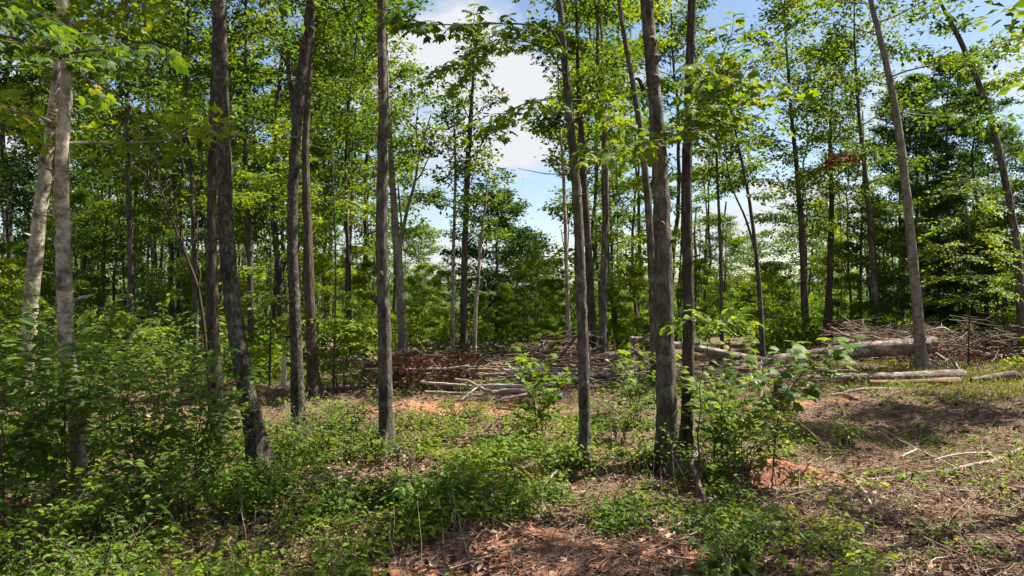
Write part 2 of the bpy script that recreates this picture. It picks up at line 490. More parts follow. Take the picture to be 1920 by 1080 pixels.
# ------------------------------------------------------------------ trees
def grow(rng, T, TR, z0, z1, nl, L0, sub=8, spr=5, lps=9, size=.13, el=(15, 55), flat=.5, droop=.15, peak=.35, az0=None, azspan=None, sxy=.17, szz=.055):
    """limbs, side branches and leaf positions round a trunk line T (k,3)"""
    LP, LR = [], []
    for i in range(nl):
        rel = (i + rng.uniform(0, .9)) / nl
        z = z0 + (z1 - z0) * rel
        p0 = np.array([np.interp(z, T[:, 2], T[:, c]) for c in range(3)])
        r0 = float(np.interp(z, T[:, 2], TR)) * rng.uniform(.2, .36)
        prof = math.sqrt(max(.06, 1 - ((rel - peak) / (1.02 - peak if rel > peak else peak + .45)) ** 2))
        Lm = L0 * prof * rng.uniform(.65, 1.2)
        az = i * 2.4 + rng.uniform(-.5, .5) if az0 is None else az0 + rng.uniform(-.5, .5) * (azspan or 1)
        e = math.radians(el[0] + (el[1] - el[0]) * rel + rng.normal(0, 8))
        k = 7
        s = Lm / (k - 1)
        pts = [p0]; bend = rng.normal(0, .17); ec = rng.uniform(-.02, .09) - droop * .25
        for q in range(k - 1):
            dv = np.array([math.cos(az) * math.cos(e), math.sin(az) * math.cos(e), math.sin(e)])
            pts.append(pts[-1] + dv * s)
            az += bend + rng.normal(0, .12); e += ec + rng.normal(0, .08)
        LP.append(pts); LR.append(np.linspace(r0, r0 * .18, k))
    LP = np.array(LP); LR = np.array(LR)
    LL = np.linalg.norm(np.diff(LP, axis=1), axis=2).sum(1)
    m = nl * sub
    li = np.repeat(np.arange(nl), sub)
    f = np.tile(np.linspace(.22, .98, sub), nl) + rng.uniform(-.04, .04, m)
    f = np.clip(f, 0, .995)
    u = f * 6; i0 = u.astype(int); fr = (u - i0)[:, None]
    p0 = LP[li, i0] * (1 - fr) + LP[li, i0 + 1] * fr
    t = nrm(LP[li, i0 + 1] - LP[li, i0])
    side = nrm(np.cross(t, UP)) * np.where(np.arange(m) % 2, 1, -1)[:, None]
    ang = np.radians(rng.uniform(25, 65, m))[:, None]
    dv = nrm(t * np.cos(ang) + side * np.sin(ang) + UP * rng.normal(.05, .28, (m, 1)))
    sl = (LL[li] * (.18 + .34 * (1 - f)) * rng.uniform(.7, 1.3, m))[:, None]
    ks = 4
    SP = np.stack([p0 + dv * sl * q / (ks - 1) + np.array([0, 0, 1.0]) * sl * (.10 * (q / 3) - droop * (q / 3) ** 2) + rng.normal(0, .02, (m, 3)) * (q > 0) for q in range(ks)], 1)
    r0 = np.maximum(LR[li, i0] * .45, .004)
    SR = r0[:, None] * np.linspace(1, .3, ks)
    # leaf sprays
    n = m * spr
    si = np.repeat(np.arange(m), spr)
    g = np.tile(np.linspace(.3, 1, spr), m) + rng.uniform(-.08, .08, n)
    g = np.clip(g, 0, .999) * (ks - 1); gi = g.astype(int); gf = (g - gi)[:, None]
    c = SP[si, gi] * (1 - gf) + SP[si, gi + 1] * gf + rng.normal(0, .05, (n, 3))
    nlv = n * lps
    ci = np.repeat(np.arange(n), lps)
    off = rng.normal(0, 1, (nlv, 3)) * np.array([sxy, sxy, szz])
    P = c[ci] + off
    D = nrm(dv[si[ci]] * .6 + nrm(off) * .8 + rng.normal(0, .35, (nlv, 3)) - UP * .25)
    Nn = nrm(UP * 1.0 + rng.normal(0, flat, (nlv, 3)))
    S = size * rng.uniform(.6, 1.25, nlv)
    return LP, LR, SP, SR, P, D, Nn, S

def wood(A, T, TR, rng, n=12, rough=.05, flare=True):
    def fl(i, a):
        if not flare: return np.ones((len(i), len(a)))
        h = np.clip(1 - i / 5.0, 0, 1)[:, None] ** 2
        return 1 + h * (.35 + .3 * np.sin(3 * a + 1.1)[None] * .8)
    A.add(*tube(T, TR, n, rough, rng, True, fl))

def limbs_into(A, LP, LR, SP, SR, ln=5):
    V, Q = tubes(LP, LR, ln); A.add(V, None, Q)
    if SP is not None:
        V, Q = tubes(SP, SR, 3); A.add(V, None, Q)

def make_variant(seed, H, cb, R, nl, bark, leaf, tpl=RHOMB, r0=.15, **kw):
    rng = rg(seed)
    k = 22
    z = np.linspace(-.3, H, k)
    wob = np.cumsum(rng.normal(0, .07, (k, 2)), 0); wob -= wob[0]
    T = np.column_stack([wob, z])
    TR = r0 * (1 - .88 * np.linspace(0, 1, k) ** 1.1)
    A = Acc(); wood(A, T, TR, rng, 9, .06)
    LP, LR, SP, SR, P, D, N, S = grow(rng, T, TR, cb, H * .97, nl, R, **kw)
    limbs_into(A, LP, LR, SP, SR, 4)
    B = Acc(); B.add(*leaves(tpl, P, D, N, S))
    return A.mesh('tree_trunk', M[bark]), B.mesh('tree_crown', M[leaf], smooth=False), (P, D, N, S)

VAR = {}
VAR['maple'] = make_variant(11, 17, 3.6, 3.3, 30, 'far', 'leaf', sub=9, spr=5, lps=11, size=.175)
VAR['slim'] = make_variant(12, 18, 5.5, 2.6, 26, 'far', 'leaf', sub=8, spr=5, lps=11, size=.17, r0=.13)
VAR['bushy'] = make_variant(13, 11, 1.0, 2.7, 30, 'far', 'leaf', sub=8, spr=5, lps=11, size=.16, r0=.09, el=(5, 35), peak=.5)
VAR['big'] = make_variant(14, 21, 4.5, 4.2, 34, 'far', 'leaf_light', sub=9, spr=6, lps=11, size=.175, r0=.2)
VAR['young'] = make_variant(15, 7.5, .8, 1.9, 24, 'far', 'leaf_light', sub=8, spr=5, lps=11, size=.16, r0=.05, el=(8, 35), peak=.5)
VAR['dense'] = make_variant(16, 17, 1.0, 3.4, 44, 'far', 'leaf_dark', sub=9, spr=5, lps=12, size=.185, r0=.16, el=(0, 45))
VAR['sparse'] = make_variant(17, 16, 4.5, 2.2, 20, 'far', 'leaf', sub=7, spr=4, lps=9, size=.155, r0=.09, el=(30, 65))
VAR['bright'] = make_variant(18, 13, 1.8, 2.7, 26, 'far', 'leaf_light', sub=8, spr=5, lps=11, size=.16, r0=.09, el=(5, 45))
VAR['dome'] = make_variant(19, 7.4, .5, 2.7, 46, 'far', 'leaf_dark', sub=8, spr=5, lps=10, size=.17, r0=.1, el=(-5, 40), peak=.45)

def place(var, x, y, s, rz, label, group, cat='tree', name='tree'):
    t, c, _ = VAR[var]
    o = thing(name, (x, y, float(gz(x, y))), label, cat, group)
    o.rotation_euler = (0, 0, rz); o.scale = (s, s, s)
    link('trunk', t, o)
    tag(link('crown', c, o), kind='stuff')
    return o

# the trunks one can follow in the photograph: sight lines, widths (pixels of a 1920 frame) and distance
def tree(name, label, line, width, bark, d=None, height=14.0, crown=None, leaf='leaf', tpl=RHOMB, seed=1, boughs=(), sides=14, group=None, fork=None, rough=.05):
    rng = rg(seed)
    b = ground_at(*line[0]) if d is None else None
    d = b[1] if d is None else d
    pts = [at(px, py, d) for px, py in line]
    base = pts[0].copy(); base[2] = float(gz(base[0], base[1]))
    if pts[0][2] > base[2] + .15:
        lean = (pts[1] - pts[0]) / max(pts[1][2] - pts[0][2], .1)
        base = pts[0] - lean * (pts[0][2] - base[2]); base[2] = float(gz(base[0], base[1]))
        pts = [base] + pts
    else:
        pts[0] = base.copy()
    wz = [p[2] for p in (at(0, py, d) for py, w in width)]; wr = [w / F * d / 2 for py, w in width]
    top = pts[-1]
    if top[2] < height - .5:
        dv = nrm(pts[-1] - pts[-2]); 
        q = top.copy()
        while q[2] < height:
            dv = nrm(dv + np.array([0, 0, .25]) + rng.normal(0, .05, 3))
            q = q + dv * 1.4; pts.append(q.copy())
    pts.insert(0, base - np.array([0, 0, .25]))
    n = int(np.clip((pts[-1][2] - base[2]) / (.09 if d < 13 else .25), 24, 170))
    T = smooth_line(pts, n)
    T[1:] += rng.normal(0, .004, (n - 1, 3))
    o_ = np.argsort(wz)
    TR = np.interp(T[:, 2], np.array(wz)[o_], np.array(wr)[o_])
    zt = max(wz); rt = TR[np.argmin(np.abs(T[:, 2] - zt))]
    up = T[:, 2] > zt
    TR[up] = rt * (1 - .85 * (T[up, 2] - zt) / max(T[-1, 2] - zt, .1))
    A = Acc()
    def fl(i, a):
        h = np.clip(1 - (T[:, 2] - base[2]) / .6, 0, 1)[:, None] ** 2.2
        return 1 + h * (.75 + .5 * np.sin(3 * a + seed)[None] + .3 * np.sin(5 * a + 2 * seed)[None])
    A.add(*tube(T, np.maximum(TR, .006), sides + (8 if d < 13 else 0), rough * (.8 if d < 13 else 1), rng, True, fl))
    for q in range(9 if d < 16 else 4):
        zq = base[2] + rng.uniform(.8, min(7.0, height - 2)); i = int(np.argmin(np.abs(T[:, 2] - zq)))
        az = rng.uniform(0, 6.28); Lq = rng.choice([.08, .12, .3, .7]) * rng.uniform(.7, 1.3); dv = np.array([math.cos(az), math.sin(az), rng.uniform(-.1, .6)])
        sp = np.array([T[i], T[i] + dv * (TR[i] + Lq * .5) + rng.normal(0, .015, 3), T[i] + dv * (TR[i] + Lq) + rng.normal(0, .03, 3)])
        rq = min(TR[i] * .22, .006 + .02 * (Lq < .2))
        A.add(*tube(sp, np.array([rq * 1.3, rq, rq * .5]), 5))
    root = thing(name, base, label, 'tree', group)
    if fork:
        for fp in fork:
            fpts = [at(px, py, dd) for px, py, dd in fp[0]]
            fl_ = smooth_line(fpts, 16)
            A.add(*tube(fl_, np.linspace(fp[1], fp[2], 16) / F * fp[0][0][2] / 2, 9, .06, rng))
    if crown:
        cr = dict(crown); z0 = cr.pop('z0'); z1 = cr.pop('z1', T[-1, 2] * .97); nl = cr.pop('nl'); L0 = cr.pop('R')
        LP, LR, SP, SR, P, D, N, S = grow(rng, T, TR, z0, z1, nl, L0, **cr)
        limbs_into(A, LP, LR, SP, SR, 5)
        B = Acc(); B.add(*leaves(tpl, P, D, N, S))
        tag(link('crown', B.mesh('crown', M[leaf], False, base), root), kind='stuff')
    link('trunk', A.mesh('trunk', M[bark], True, base), root)
    for bo in boughs:
        bough(root, base, *bo)
    return root

LEAFMESH = {}
def leaf_mesh(tpl_name, mat):
    key = (tpl_name, mat)
    if key not in LEAFMESH:
        A = Acc(); V, T = {'oval': OVAL, 'maple': MAPLE, 'slim': SLIM, 'tulip': TULIP}[tpl_name]
        A.add(V, T)
        st = np.array([[0, 0, 0], [0, -.12, .01], [0, -.28, .05]])
        A.add(*tube(st, [.012, .010, .010], 3, cap=False))
        LEAFMESH[key] = A.mesh('leaf', M[mat], False)
    return LEAFMESH[key]

def leaf_objects(parent, origin, P, D, N, S, tpl_name, mat):
    me = leaf_mesh(tpl_name, mat)
    x, y, z = frames(D, N)
    for i in range(len(P)):
        o = bpy.data.objects.new('leaf', me)
        COL.objects.link(o)
        o.parent = parent
        s = S[i]
        m = Matrix(((x[i, 0] * s, y[i, 0] * s, z[i, 0] * s, P[i, 0] - origin[0]), (x[i, 1] * s, y[i, 1] * s, z[i, 1] * s, P[i, 1] - origin[1]),
                    (x[i, 2] * s, y[i, 2] * s, z[i, 2] * s, P[i, 2] - origin[2]), (0, 0, 0, 1)))
        o.matrix_basis = m

def twig_leaves(rng, TP, per, size, splay=55, tilt=.25, droop=.2, pair=False, back=.15):
    """leaves set alternately along twigs TP (m,k,3)"""
    m, k, _ = TP.shape
    n = m * per
    ti = np.repeat(np.arange(m), per)
    f = np.tile(np.linspace(back, 1, per), m) + rng.uniform(-.05, .05, n)
    f = np.clip(f, 0, .999) * (k - 1); i0 = f.astype(int); fr = (f - i0)[:, None]
    P = TP[ti, i0] * (1 - fr) + TP[ti, i0 + 1] * fr
    t = nrm(TP[ti, i0 + 1] - TP[ti, i0])
    side = nrm(np.cross(t, UP) + 1e-6) * np.where(np.arange(n) % 2, 1, -1)[:, None]
    a = np.radians(rng.normal(splay, 14, n))[:, None]
    last = (np.arange(n) % per == per - 1)[:, None]
    a = np.where(last, a * .25, a)
    D = nrm(t * np.cos(a) + side * np.sin(a) - UP * droop + rng.normal(0, .15, (n, 3)))
    N = nrm(UP + rng.normal(0, tilt, (n, 3)) + np.array([.1, -.12, 0]))
    S = size * rng.uniform(.65, 1.2, n)
    P = P + D * (S * .28)[:, None]
    return P, D, N, S

def side_twigs(rng, line, n, length, up=.05, lo=.2, k=4, droop=.12):
    f = np.clip(np.linspace(lo, 1, n) + rng.uniform(-.03, .03, n), 0, .999) * (len(line) - 1)
    i0 = f.astype(int); fr = (f - i0)[:, None]
    p0 = line[i0] * (1 - fr) + line[i0 + 1] * fr
    t = nrm(line[i0 + 1] - line[i0])
    side = nrm(np.cross(t, UP) + 1e-6) * np.where(np.arange(n) % 2, 1, -1)[:, None]
    a = np.radians(rng.uniform(30, 65, n))[:, None]
    a[-1] *= .2
    dv = nrm(t * np.cos(a) + side * np.sin(a) + UP * rng.normal(up, .2, (n, 1)))
    L = (length * rng.uniform(.6, 1.25, n))[:, None]
    return np.stack([p0 + dv * L * q / (k - 1) - UP * L * droop * (q / (k - 1)) ** 2 + (rng.normal(0, .012, (n, 3)) if q else 0) for q in range(k)], 1)

def bough(root, base, line, r0, ntw, tlen, per, tpl_name, mat, size, bark, seed, droop=.35):
    rng = rg(seed)
    pts = smooth_line([at(*p) for p in line], 14)
    pts[1:] += rng.normal(0, .012, (13, 3))
    TP = side_twigs(rng, pts, ntw, tlen)
    A = Acc()
    A.add(*tube(pts, np.linspace(r0, .004, 14), 6, .05, rng))
    V, Q = tubes(TP, np.broadcast_to(np.linspace(.005, .002, TP.shape[1]), TP.shape[:2]), 3); A.add(V, None, Q)
    br = link('branch', A.mesh('branch', M[bark], True, base), root)
    P, D, N, S = twig_leaves(rng, TP, per, size, droop=droop, tilt=.45)
    leaf_objects(br, base, P, D, N, S, tpl_name, mat)
    return br

HI = lambda **k: dict(dict(z0=7.5, nl=16, R=2.6, sub=7, spr=4, lps=7, size=.17), **k)  # high crowns mostly above the view, density set for the shade they cast

tree('tree', 'dark scaly trunk leaning left, thickest of the trees on the left side', [(492, 893), (466, 750), (440, 600), (425, 450), (420, 280), (414, 120), (411, 0)],
     [(893, 42), (800, 38), (600, 31), (450, 28), (100, 25), (0, 24)], 'scaly', height=15, crown=HI(z0=8.5), seed=21, sides=22, rough=.08)
tree('tree', 'straight dark trunk between the leaning scaly trunk and the lit brown trunk', [(561, 828), (553, 600), (548, 440), (551, 320), (562, 170), (583, 0)],
     [(828, 30), (700, 23), (450, 19), (200, 20), (0, 17)], 'scaly', height=14, crown=HI(), seed=22, sides=18,
     fork=[([(556, 250, 11.4), (549, 190, 11.4), (541, 140, 11.35), (540, 96, 11.3)], 12, 7)])
tree('tree', 'brown trunk with sunlit lower half right behind the straight dark trunk', [(590, 748), (583, 620), (577, 450), (573, 280), (578, 170)],
     [(748, 25), (620, 20), (450, 17), (200, 12)], 'brown', height=14.5, crown=HI(z0=8), seed=23, sides=16)
tree('tree', 'straight grey trunk left of the gap of open sky, beside the red-leaved brush', [(725, 853), (721, 640), (716, 440), (718, 220), (716, 0)],
     [(853, 31), (800, 27), (600, 25), (400, 21), (200, 17), (0, 16)], 'grey', height=14, crown=HI(z0=9, nl=8, R=1.8), seed=24, sides=20, rough=.035)
tree('tree', 'dark upright trunk just left of the leaning scaly trunk', [(412, 838), (404, 700), (398, 560), (397, 400), (399, 240), (402, 120)],
     [(838, 24), (600, 22), (400, 17), (200, 13)], 'brown', height=13, crown=HI(z0=6.5, nl=14, R=2.2), seed=25, sides=14)
tree('tree', 'pale smooth trunk rising from the shrubs, nearest on the far left', [(153, 985), (148, 860), (138, 740), (125, 640), (119, 480), (116, 320), (124, 170), (120, 40)],
     [(985, 32), (900, 26), (640, 27), (480, 26), (300, 24), (100, 20)], 'pale', height=11, crown=HI(z0=3.5, nl=20, R=1.5, size=.13), leaf='leaf_light', tpl=PENT, seed=26, sides=18)
tree('tree', 'pale smooth trunk leaning right at the left edge, behind its pale neighbour', [(52, 640), (64, 500), (80, 360), (95, 240), (112, 90)],
     [(640, 28), (500, 26), (360, 23), (240, 19), (90, 14)], 'pale', d=15, height=13, crown=HI(z0=6.2, nl=18, R=2.4), seed=27, sides=16)
tree('tree', 'slender grey trunk in the middle, standing alone right of the leafy sapling', [(1098, 872), (1094, 700), (1090, 560), (1083, 390), (1071, 250), (1060, 130), (1051, 30)],
     [(872, 24), (800, 22), (560, 20), (390, 18), (200, 14), (30, 12)], 'grey', height=11.5, crown=HI(z0=4.6, nl=7, R=1.3, size=.12), leaf='leaf_light', tpl=PENT, seed=28, sides=16,
     boughs=[([(1056, 100, 9.7), (1040, 60, 9.2), (1000, 46, 8.7), (930, 44, 8.2), (860, 48, 7.8), (800, 45, 7.5), (768, 34, 7.4)], .016, 22, .45, 8, 'maple', 'leaf', .125, 'far', 301),
             ([(1060, 140, 9.7), (1020, 90, 9.0), (960, 70, 8.4), (900, 90, 8.0), (880, 120, 7.8)], .013, 18, .5, 8, 'maple', 'leaf_light', .125, 'far', 302),
             ([(1066, 200, 9.7), (1020, 190, 9.3), (970, 200, 8.9), (920, 235, 8.6)], .012, 16, .5, 7, 'maple', 'leaf_light', .12, 'far', 303),
             ([(1075, 290, 9.7), (1105, 280, 9.3), (1140, 285, 9.0)], .009, 10, .35, 7, 'maple', 'leaf_light', .11, 'far', 304)])
THICK = tree('tree', 'thick near trunk right of centre with knots near its top', [(1250, 888), (1248, 700), (1243, 500), (1238, 330), (1229, 200), (1219, 90), (1212, 0)],
     [(888, 46), (850, 40), (700, 36), (500, 35), (330, 30), (150, 25), (0, 23)], 'grey', height=14, crown=HI(z0=7.6, nl=13, R=2.6), seed=29, sides=22,
     fork=[([(1206, 170, 9.6), (1198, 150, 9.5), (1192, 148, 9.4)], 8, 5)])
def knots(root, spots):
    base = np.array(root.location)
    for px, py, d, r in spots:
        c = at(px, py, d)
        A = Acc()
        pts = np.array([c + np.array([.0, .05, 0]), c, c + np.array([.003, -.018, 0]), c + np.array([.004, -.03, .0])])
        A.add(*tube(pts, np.array([1.5, 1.35, 1.0, .75]) * r, 10, .08, rg(int(px + py))))
        A.add(*tube(pts[2:] + np.array([0, -.014, 0]), np.array([.6, .5]) * r, 8), 1)
        o = link('knot', A.mesh('knot', [M['grey'], M['dead_dark']], True, c), root, c - base)
knots(THICK, [(1222, 76, 9.36, .05), (1229, 109, 9.36, .045), (1230, 146, 9.36, .04), (1226, 168, 9.36, .05), (1240, 420, 9.34, .035)])
tree('tree', 'dark straight trunk close behind the right side of the thick knotty trunk', [(1284, 872), (1290, 700), (1290, 520), (1287, 380), (1291, 220), (1298, 0)],
     [(872, 27), (800, 23), (500, 21), (300, 19), (0, 15)], 'brown', height=12.5, crown=HI(z0=6.8, nl=15, R=2.3, size=.15), leaf='leaf_light', tpl=PENT, seed=30, sides=16,
     boughs=[([(1291, 260, 9.9), (1320, 235, 9.2), (1370, 215, 8.6), (1440, 178, 8.1)], .014, 20, .5, 8, 'maple', 'leaf_light', .13, 'far', 311),
             ([(1291, 235, 9.9), (1300, 240, 8.9), (1270, 252, 8.2), (1200, 268, 7.7), (1130, 285, 7.4)], .014, 20, .45, 8, 'maple', 'leaf_light', .135, 'far', 312),
             ([(1294, 180, 9.9), (1320, 150, 9.0), (1350, 110, 8.4), (1375, 60, 8.0)], .012, 16, .5, 8, 'maple', 'leaf_light', .125, 'far', 313),
             ([(1291, 210, 9.9), (1320, 200, 8.8), (1345, 175, 8.0), (1390, 150, 7.4)], .012, 16, .45, 8, 'maple', 'leaf_light', .13, 'far', 314)])
tree('tree', 'slim grey trunk close behind the left side of the thick knotty trunk', [(1229, 772), (1226, 600), (1219, 440), (1210, 330), (1194, 200), (1168, 50)],
     [(772, 18), (500, 15), (300, 13), (50, 9)], 'grey', d=14.0, height=13, crown=HI(z0=7.5, nl=8, R=1.8), seed=31, sides=12)
tree('tree', 'left-leaning bare grey trunk standing behind the sunlit logs on the right', [(1728, 697), (1722, 600), (1713, 500), (1698, 350), (1680, 210), (1655, 90), (1632, 0)],
     [(697, 22), (600, 19), (350, 15), (100, 11), (0, 9)], 'pale_grey', height=14.5, crown=HI(z0=7.2, nl=15, R=3.2, sub=8, spr=5, lps=7, size=.16, el=(0, 50)), seed=32, sides=14)
tree('tree', 'strongly bowed trunk leaning left at the right edge', [(1918, 655), (1910, 500), (1895, 390), (1870, 270), (1840, 170), (1800, 75), (1762, 0)],
     [(655, 17), (500, 15), (270, 11), (75, 9)], 'grey', d=23, height=12.5, crown=HI(z0=8.5, nl=8, R=1.6), seed=33, sides=12)
# trunks in the middle distance
MIDH = lambda **k: dict(dict(z0=5.0, nl=20, R=2.2, sub=8, spr=5, lps=7, size=.15), **k)
tree('tree', 'pale forked trunk behind the straight grey trunk, leaning into the sky gap', [(756, 668), (750, 540), (741, 420), (733, 300), (728, 200)], [(668, 19), (500, 16), (300, 10)], 'pale_grey', d=23, height=12,
     crown=MIDH(z0=5.2, R=2.4, nl=18), seed=34, sides=10, fork=[([(748, 470, 23), (762, 400, 23), (778, 340, 22.8), (788, 280, 22.5), (808, 215, 22.4)], 8, 2), ([(778, 340, 22.8), (790, 325, 22.6), (815, 270, 22.5)], 4, 1.5), ([(788, 290, 22.6), (780, 240, 22.6), (786, 190, 22.6)], 4, 1.5)])
tree('tree', 'slim tree with upswept branches standing alone against the sky gap', [(869, 668), (871, 500), (876, 330), (881, 240), (888, 130)], [(668, 15), (500, 12), (240, 9), (130, 5)], 'far', d=24, height=10.5,
     crown=MIDH(z0=4.8, nl=15, R=1.6, el=(50, 70), sub=6, spr=4, lps=7, size=.14), seed=35, sides=10)
tree('tree', 'thin pale pole of a trunk left of the lone slim tree', [(848, 660), (850, 480), (854, 330)], [(660, 8), (330, 5)], 'pale', d=25, height=8.0, crown=MIDH(z0=5.0, nl=9, R=1.2, sub=6, spr=3), seed=36, sides=8)
tree('tree', 'thin tan trunk right of the lone slim tree, ending below the treetops', [(889, 672), (893, 560), (902, 455)], [(672, 9), (455, 6)], 'pale', d=23, height=5.6, crown=MIDH(z0=3.6, nl=8, R=1.1, sub=5, spr=3), seed=37, sides=8)
tree('tree', 'mid-distance grey trunk leaning right, immediately right of the slender middle trunk', [(1130, 688), (1131, 540), (1136, 390), (1133, 270), (1122, 150)], [(688, 17), (540, 14), (300, 11), (150, 8)], 'grey', d=20, height=12, crown=MIDH(z0=6.5, nl=10, R=1.7), seed=38, sides=10)
tree('tree', 'mid-distance dark trunk half hidden behind the slender middle trunk', [(1112, 684), (1106, 520), (1098, 380), (1090, 260), (1084, 120)], [(684, 18), (520, 15), (260, 11)], 'brown', d=20.5, height=12, crown=MIDH(z0=6.2, nl=10, R=1.9), seed=39, sides=10)
tree('tree', 'thin tan trunk left of the slender middle trunk, rising out of the brush', [(1067, 672), (1064, 560), (1060, 420), (1056, 320)], [(672, 9), (320, 6)], 'pale', d=22, height=10, crown=MIDH(z0=6.5, nl=7, R=1.4), seed=40, sides=8)
tree('tree', 'thin dark tree in front of the bright cloud gap right of the maple leaves', [(1430, 662), (1422, 520), (1407, 390), (1386, 280)], [(662, 11), (500, 8), (300, 5)], 'far', d=22, height=8.5, crown=MIDH(z0=5.0, nl=9, R=1.3, sub=6, spr=3), seed=41, sides=8,
     fork=[([(1416, 470, 22), (1398, 410, 22), (1372, 350, 22), (1360, 290, 22)], 5, 2)])
tree('tree', 'thin straight stem behind the horizontal log right of the knotty trunk', [(1354, 655), (1351, 480), (1344, 300)], [(655, 8), (300, 5)], 'far', d=23, height=9, crown=MIDH(z0=5.2, nl=12, R=1.5), seed=42, sides=8)
tree('tree', 'straight tree with reddish lower trunk behind the broad-leaved sapling', [(1511, 640), (1505, 480), (1495, 330), (1486, 240)], [(640, 14), (330, 9)], 'brown', d=27, height=12.5, crown=MIDH(z0=4.2, nl=24, R=2.0), leaf='leaf_light', seed=43, sides=9)
tree('tree', 'dark trunk carrying a patch of red leaves behind the right brush', [(1548, 640), (1556, 520), (1559, 380), (1556, 280)], [(640, 14), (380, 9)], 'brown', d=28, height=11, crown=MIDH(z0=4.6, nl=20, R=2.0), seed=44, sides=9)
tree('tree', 'slim pale-grey trunk bending left between the red-leaved tree and the bare leaning trunk', [(1647, 632), (1638, 520), (1628, 380), (1612, 230)], [(632, 13), (380, 10), (230, 7)], 'grey', d=27, height=13, crown=MIDH(z0=6.2, nl=18, R=2.1), seed=45, sides=9)
for k, (lab, x0, y0, x1, y1, w, dd, bk) in enumerate([
        ('dark trunk in the wood left of the upright trunk, nearest of the thin ones', 246, 690, 240, 330, 14, 19, 'far'),
        ('dark trunk deep in the wood above the left shrubs', 292, 660, 284, 400, 14, 25, 'far'),
        ('slender pale-streaked trunk deep in the wood, half sunlit', 346, 660, 340, 440, 9, 27, 'grey'),
        ('dark trunk in shade left of the upright brown trunk', 367, 690, 362, 420, 12, 20, 'far'),
        ('dark trunk in shade right behind the leaning scaly trunk', 470, 690, 466, 430, 14, 21, 'far'),
        ('thin dark trunk in the shaded wood behind the bright understory maple', 655, 650, 650, 400, 9, 27, 'far')]):
    tree('tree', lab, [(x0, y0), (.5 * (x0 + x1) + 2, .5 * (y0 + y1)), (x1, y1)], [(y0, w), (y1, w * .7)], bk, d=dd, height=13 + k % 3, crown=MIDH(z0=4.0, nl=22, R=2.4), seed=50 + k, sides=9)
# maple whose trunk stands left of the view, its branch reaching in at the upper left
tree('maple_tree', 'maple beyond the left edge whose branch hangs into the upper left corner', [(-330, 1150), (-325, 700), (-315, 300), (-300, 0)], [(1150, 30), (0, 20)], 'grey', d=5.2, height=8,
     crown=HI(z0=5.2, nl=12, R=1.8, size=.12), leaf='leaf', tpl=PENT, seed=60,
     boughs=[([(-318, 160, 5.2), (-150, 60, 5.1), (0, 64, 5.0), (70, 92, 4.9), (130, 100, 4.8), (200, 92, 4.7), (262, 82, 4.6)], .016, 15, .34, 5, 'maple', 'leaf', .105, 'far', 321),
             ([(-318, 140, 5.2), (-100, 20, 5.0), (20, 20, 4.9), (100, 40, 4.8)], .012, 11, .36, 6, 'maple', 'leaf', .105, 'far', 322),
             ([(110, 100, 4.8), (140, 125, 4.85), (170, 155, 4.9), (185, 170, 4.9)], .006, 6, .2, 4, 'maple', 'leaf_light', .09, 'far', 323)])

# trees of the wood behind, told apart only by the stretch of wood they stand in
rz = rg(71)
MARKS = [(-60, 'the left edge of the wood'), (60, 'the pale leaning trunk'), (122, 'the nearest pale trunk'), (243, 'the first thin shaded trunk'), (340, 'the pale-streaked thin trunk'), (398, 'the dark upright trunk'), (435, 'the leaning scaly trunk'),
         (550, 'the straight dark trunk'), (580, 'the sunlit brown trunk'), (717, 'the straight grey trunk'), (872, 'the lone slim tree'), (950, 'the domed tree'), (1087, 'the slender middle trunk'), (1132, 'the right-leaning grey trunk'),
         (1240, 'the thick knotty trunk'), (1289, 'the dark straight trunk'), (1352, 'the thin straight stem'), (1420, 'the thin dark tree at the cloud gap'), (1505, 'the reddish straight trunk'), (1556, 'the red-leaved tree'), (1635, 'the slim bending trunk'),
         (1710, 'the bare leaning trunk'), (1815, 'the yellow-green young tree'), (1905, 'the bowed trunk'), (2000, 'the right edge of the wood')]
LOOK = {'maple': 'leafy', 'dense': 'dense dark', 'slim': 'tall narrow', 'big': 'large light-green', 'bright': 'light-green', 'sparse': 'airy', 'bushy': 'low-branched', 'young': 'pale-leaved'}
ORD = ['nearest', 'second nearest', 'third nearest', 'fourth nearest', 'fifth nearest']
ZONED = []
def wood_zone(spots, label, group, kinds, smin=.85, smax=1.15, cat='tree', name='tree'):
    for px, d in spots:
        x = (px - 960) / F * d
        v = kinds[int(rz.integers(len(kinds)))]
        o = place(v, x, d, rz.uniform(smin, smax), rz.uniform(0, 6.28), label, group, cat, name)
        mk = min(MARKS, key=lambda q: abs(q[0] - px))
        rel = 'behind' if abs(mk[0] - px) < 14 else ('behind, just left of' if px < mk[0] else 'behind, just right of')
        ZONED.append(((LOOK[v], 'young tree' if name == 'young_tree' else 'tree', rel, mk[1]), d, o))
def zone_labels():
    by = {}
    for key, d, o in ZONED: by.setdefault(key, []).append((d, o))
    for (look, kind, rel, mark), lst in by.items():
        lst.sort(key=lambda q: q[0])
        for i, (d, o) in enumerate(lst):
            o['label'] = f"{look} {kind} {rel} {mark}" + (f", {ORD[i]} of {len(lst)}" if len(lst) > 1 else '')

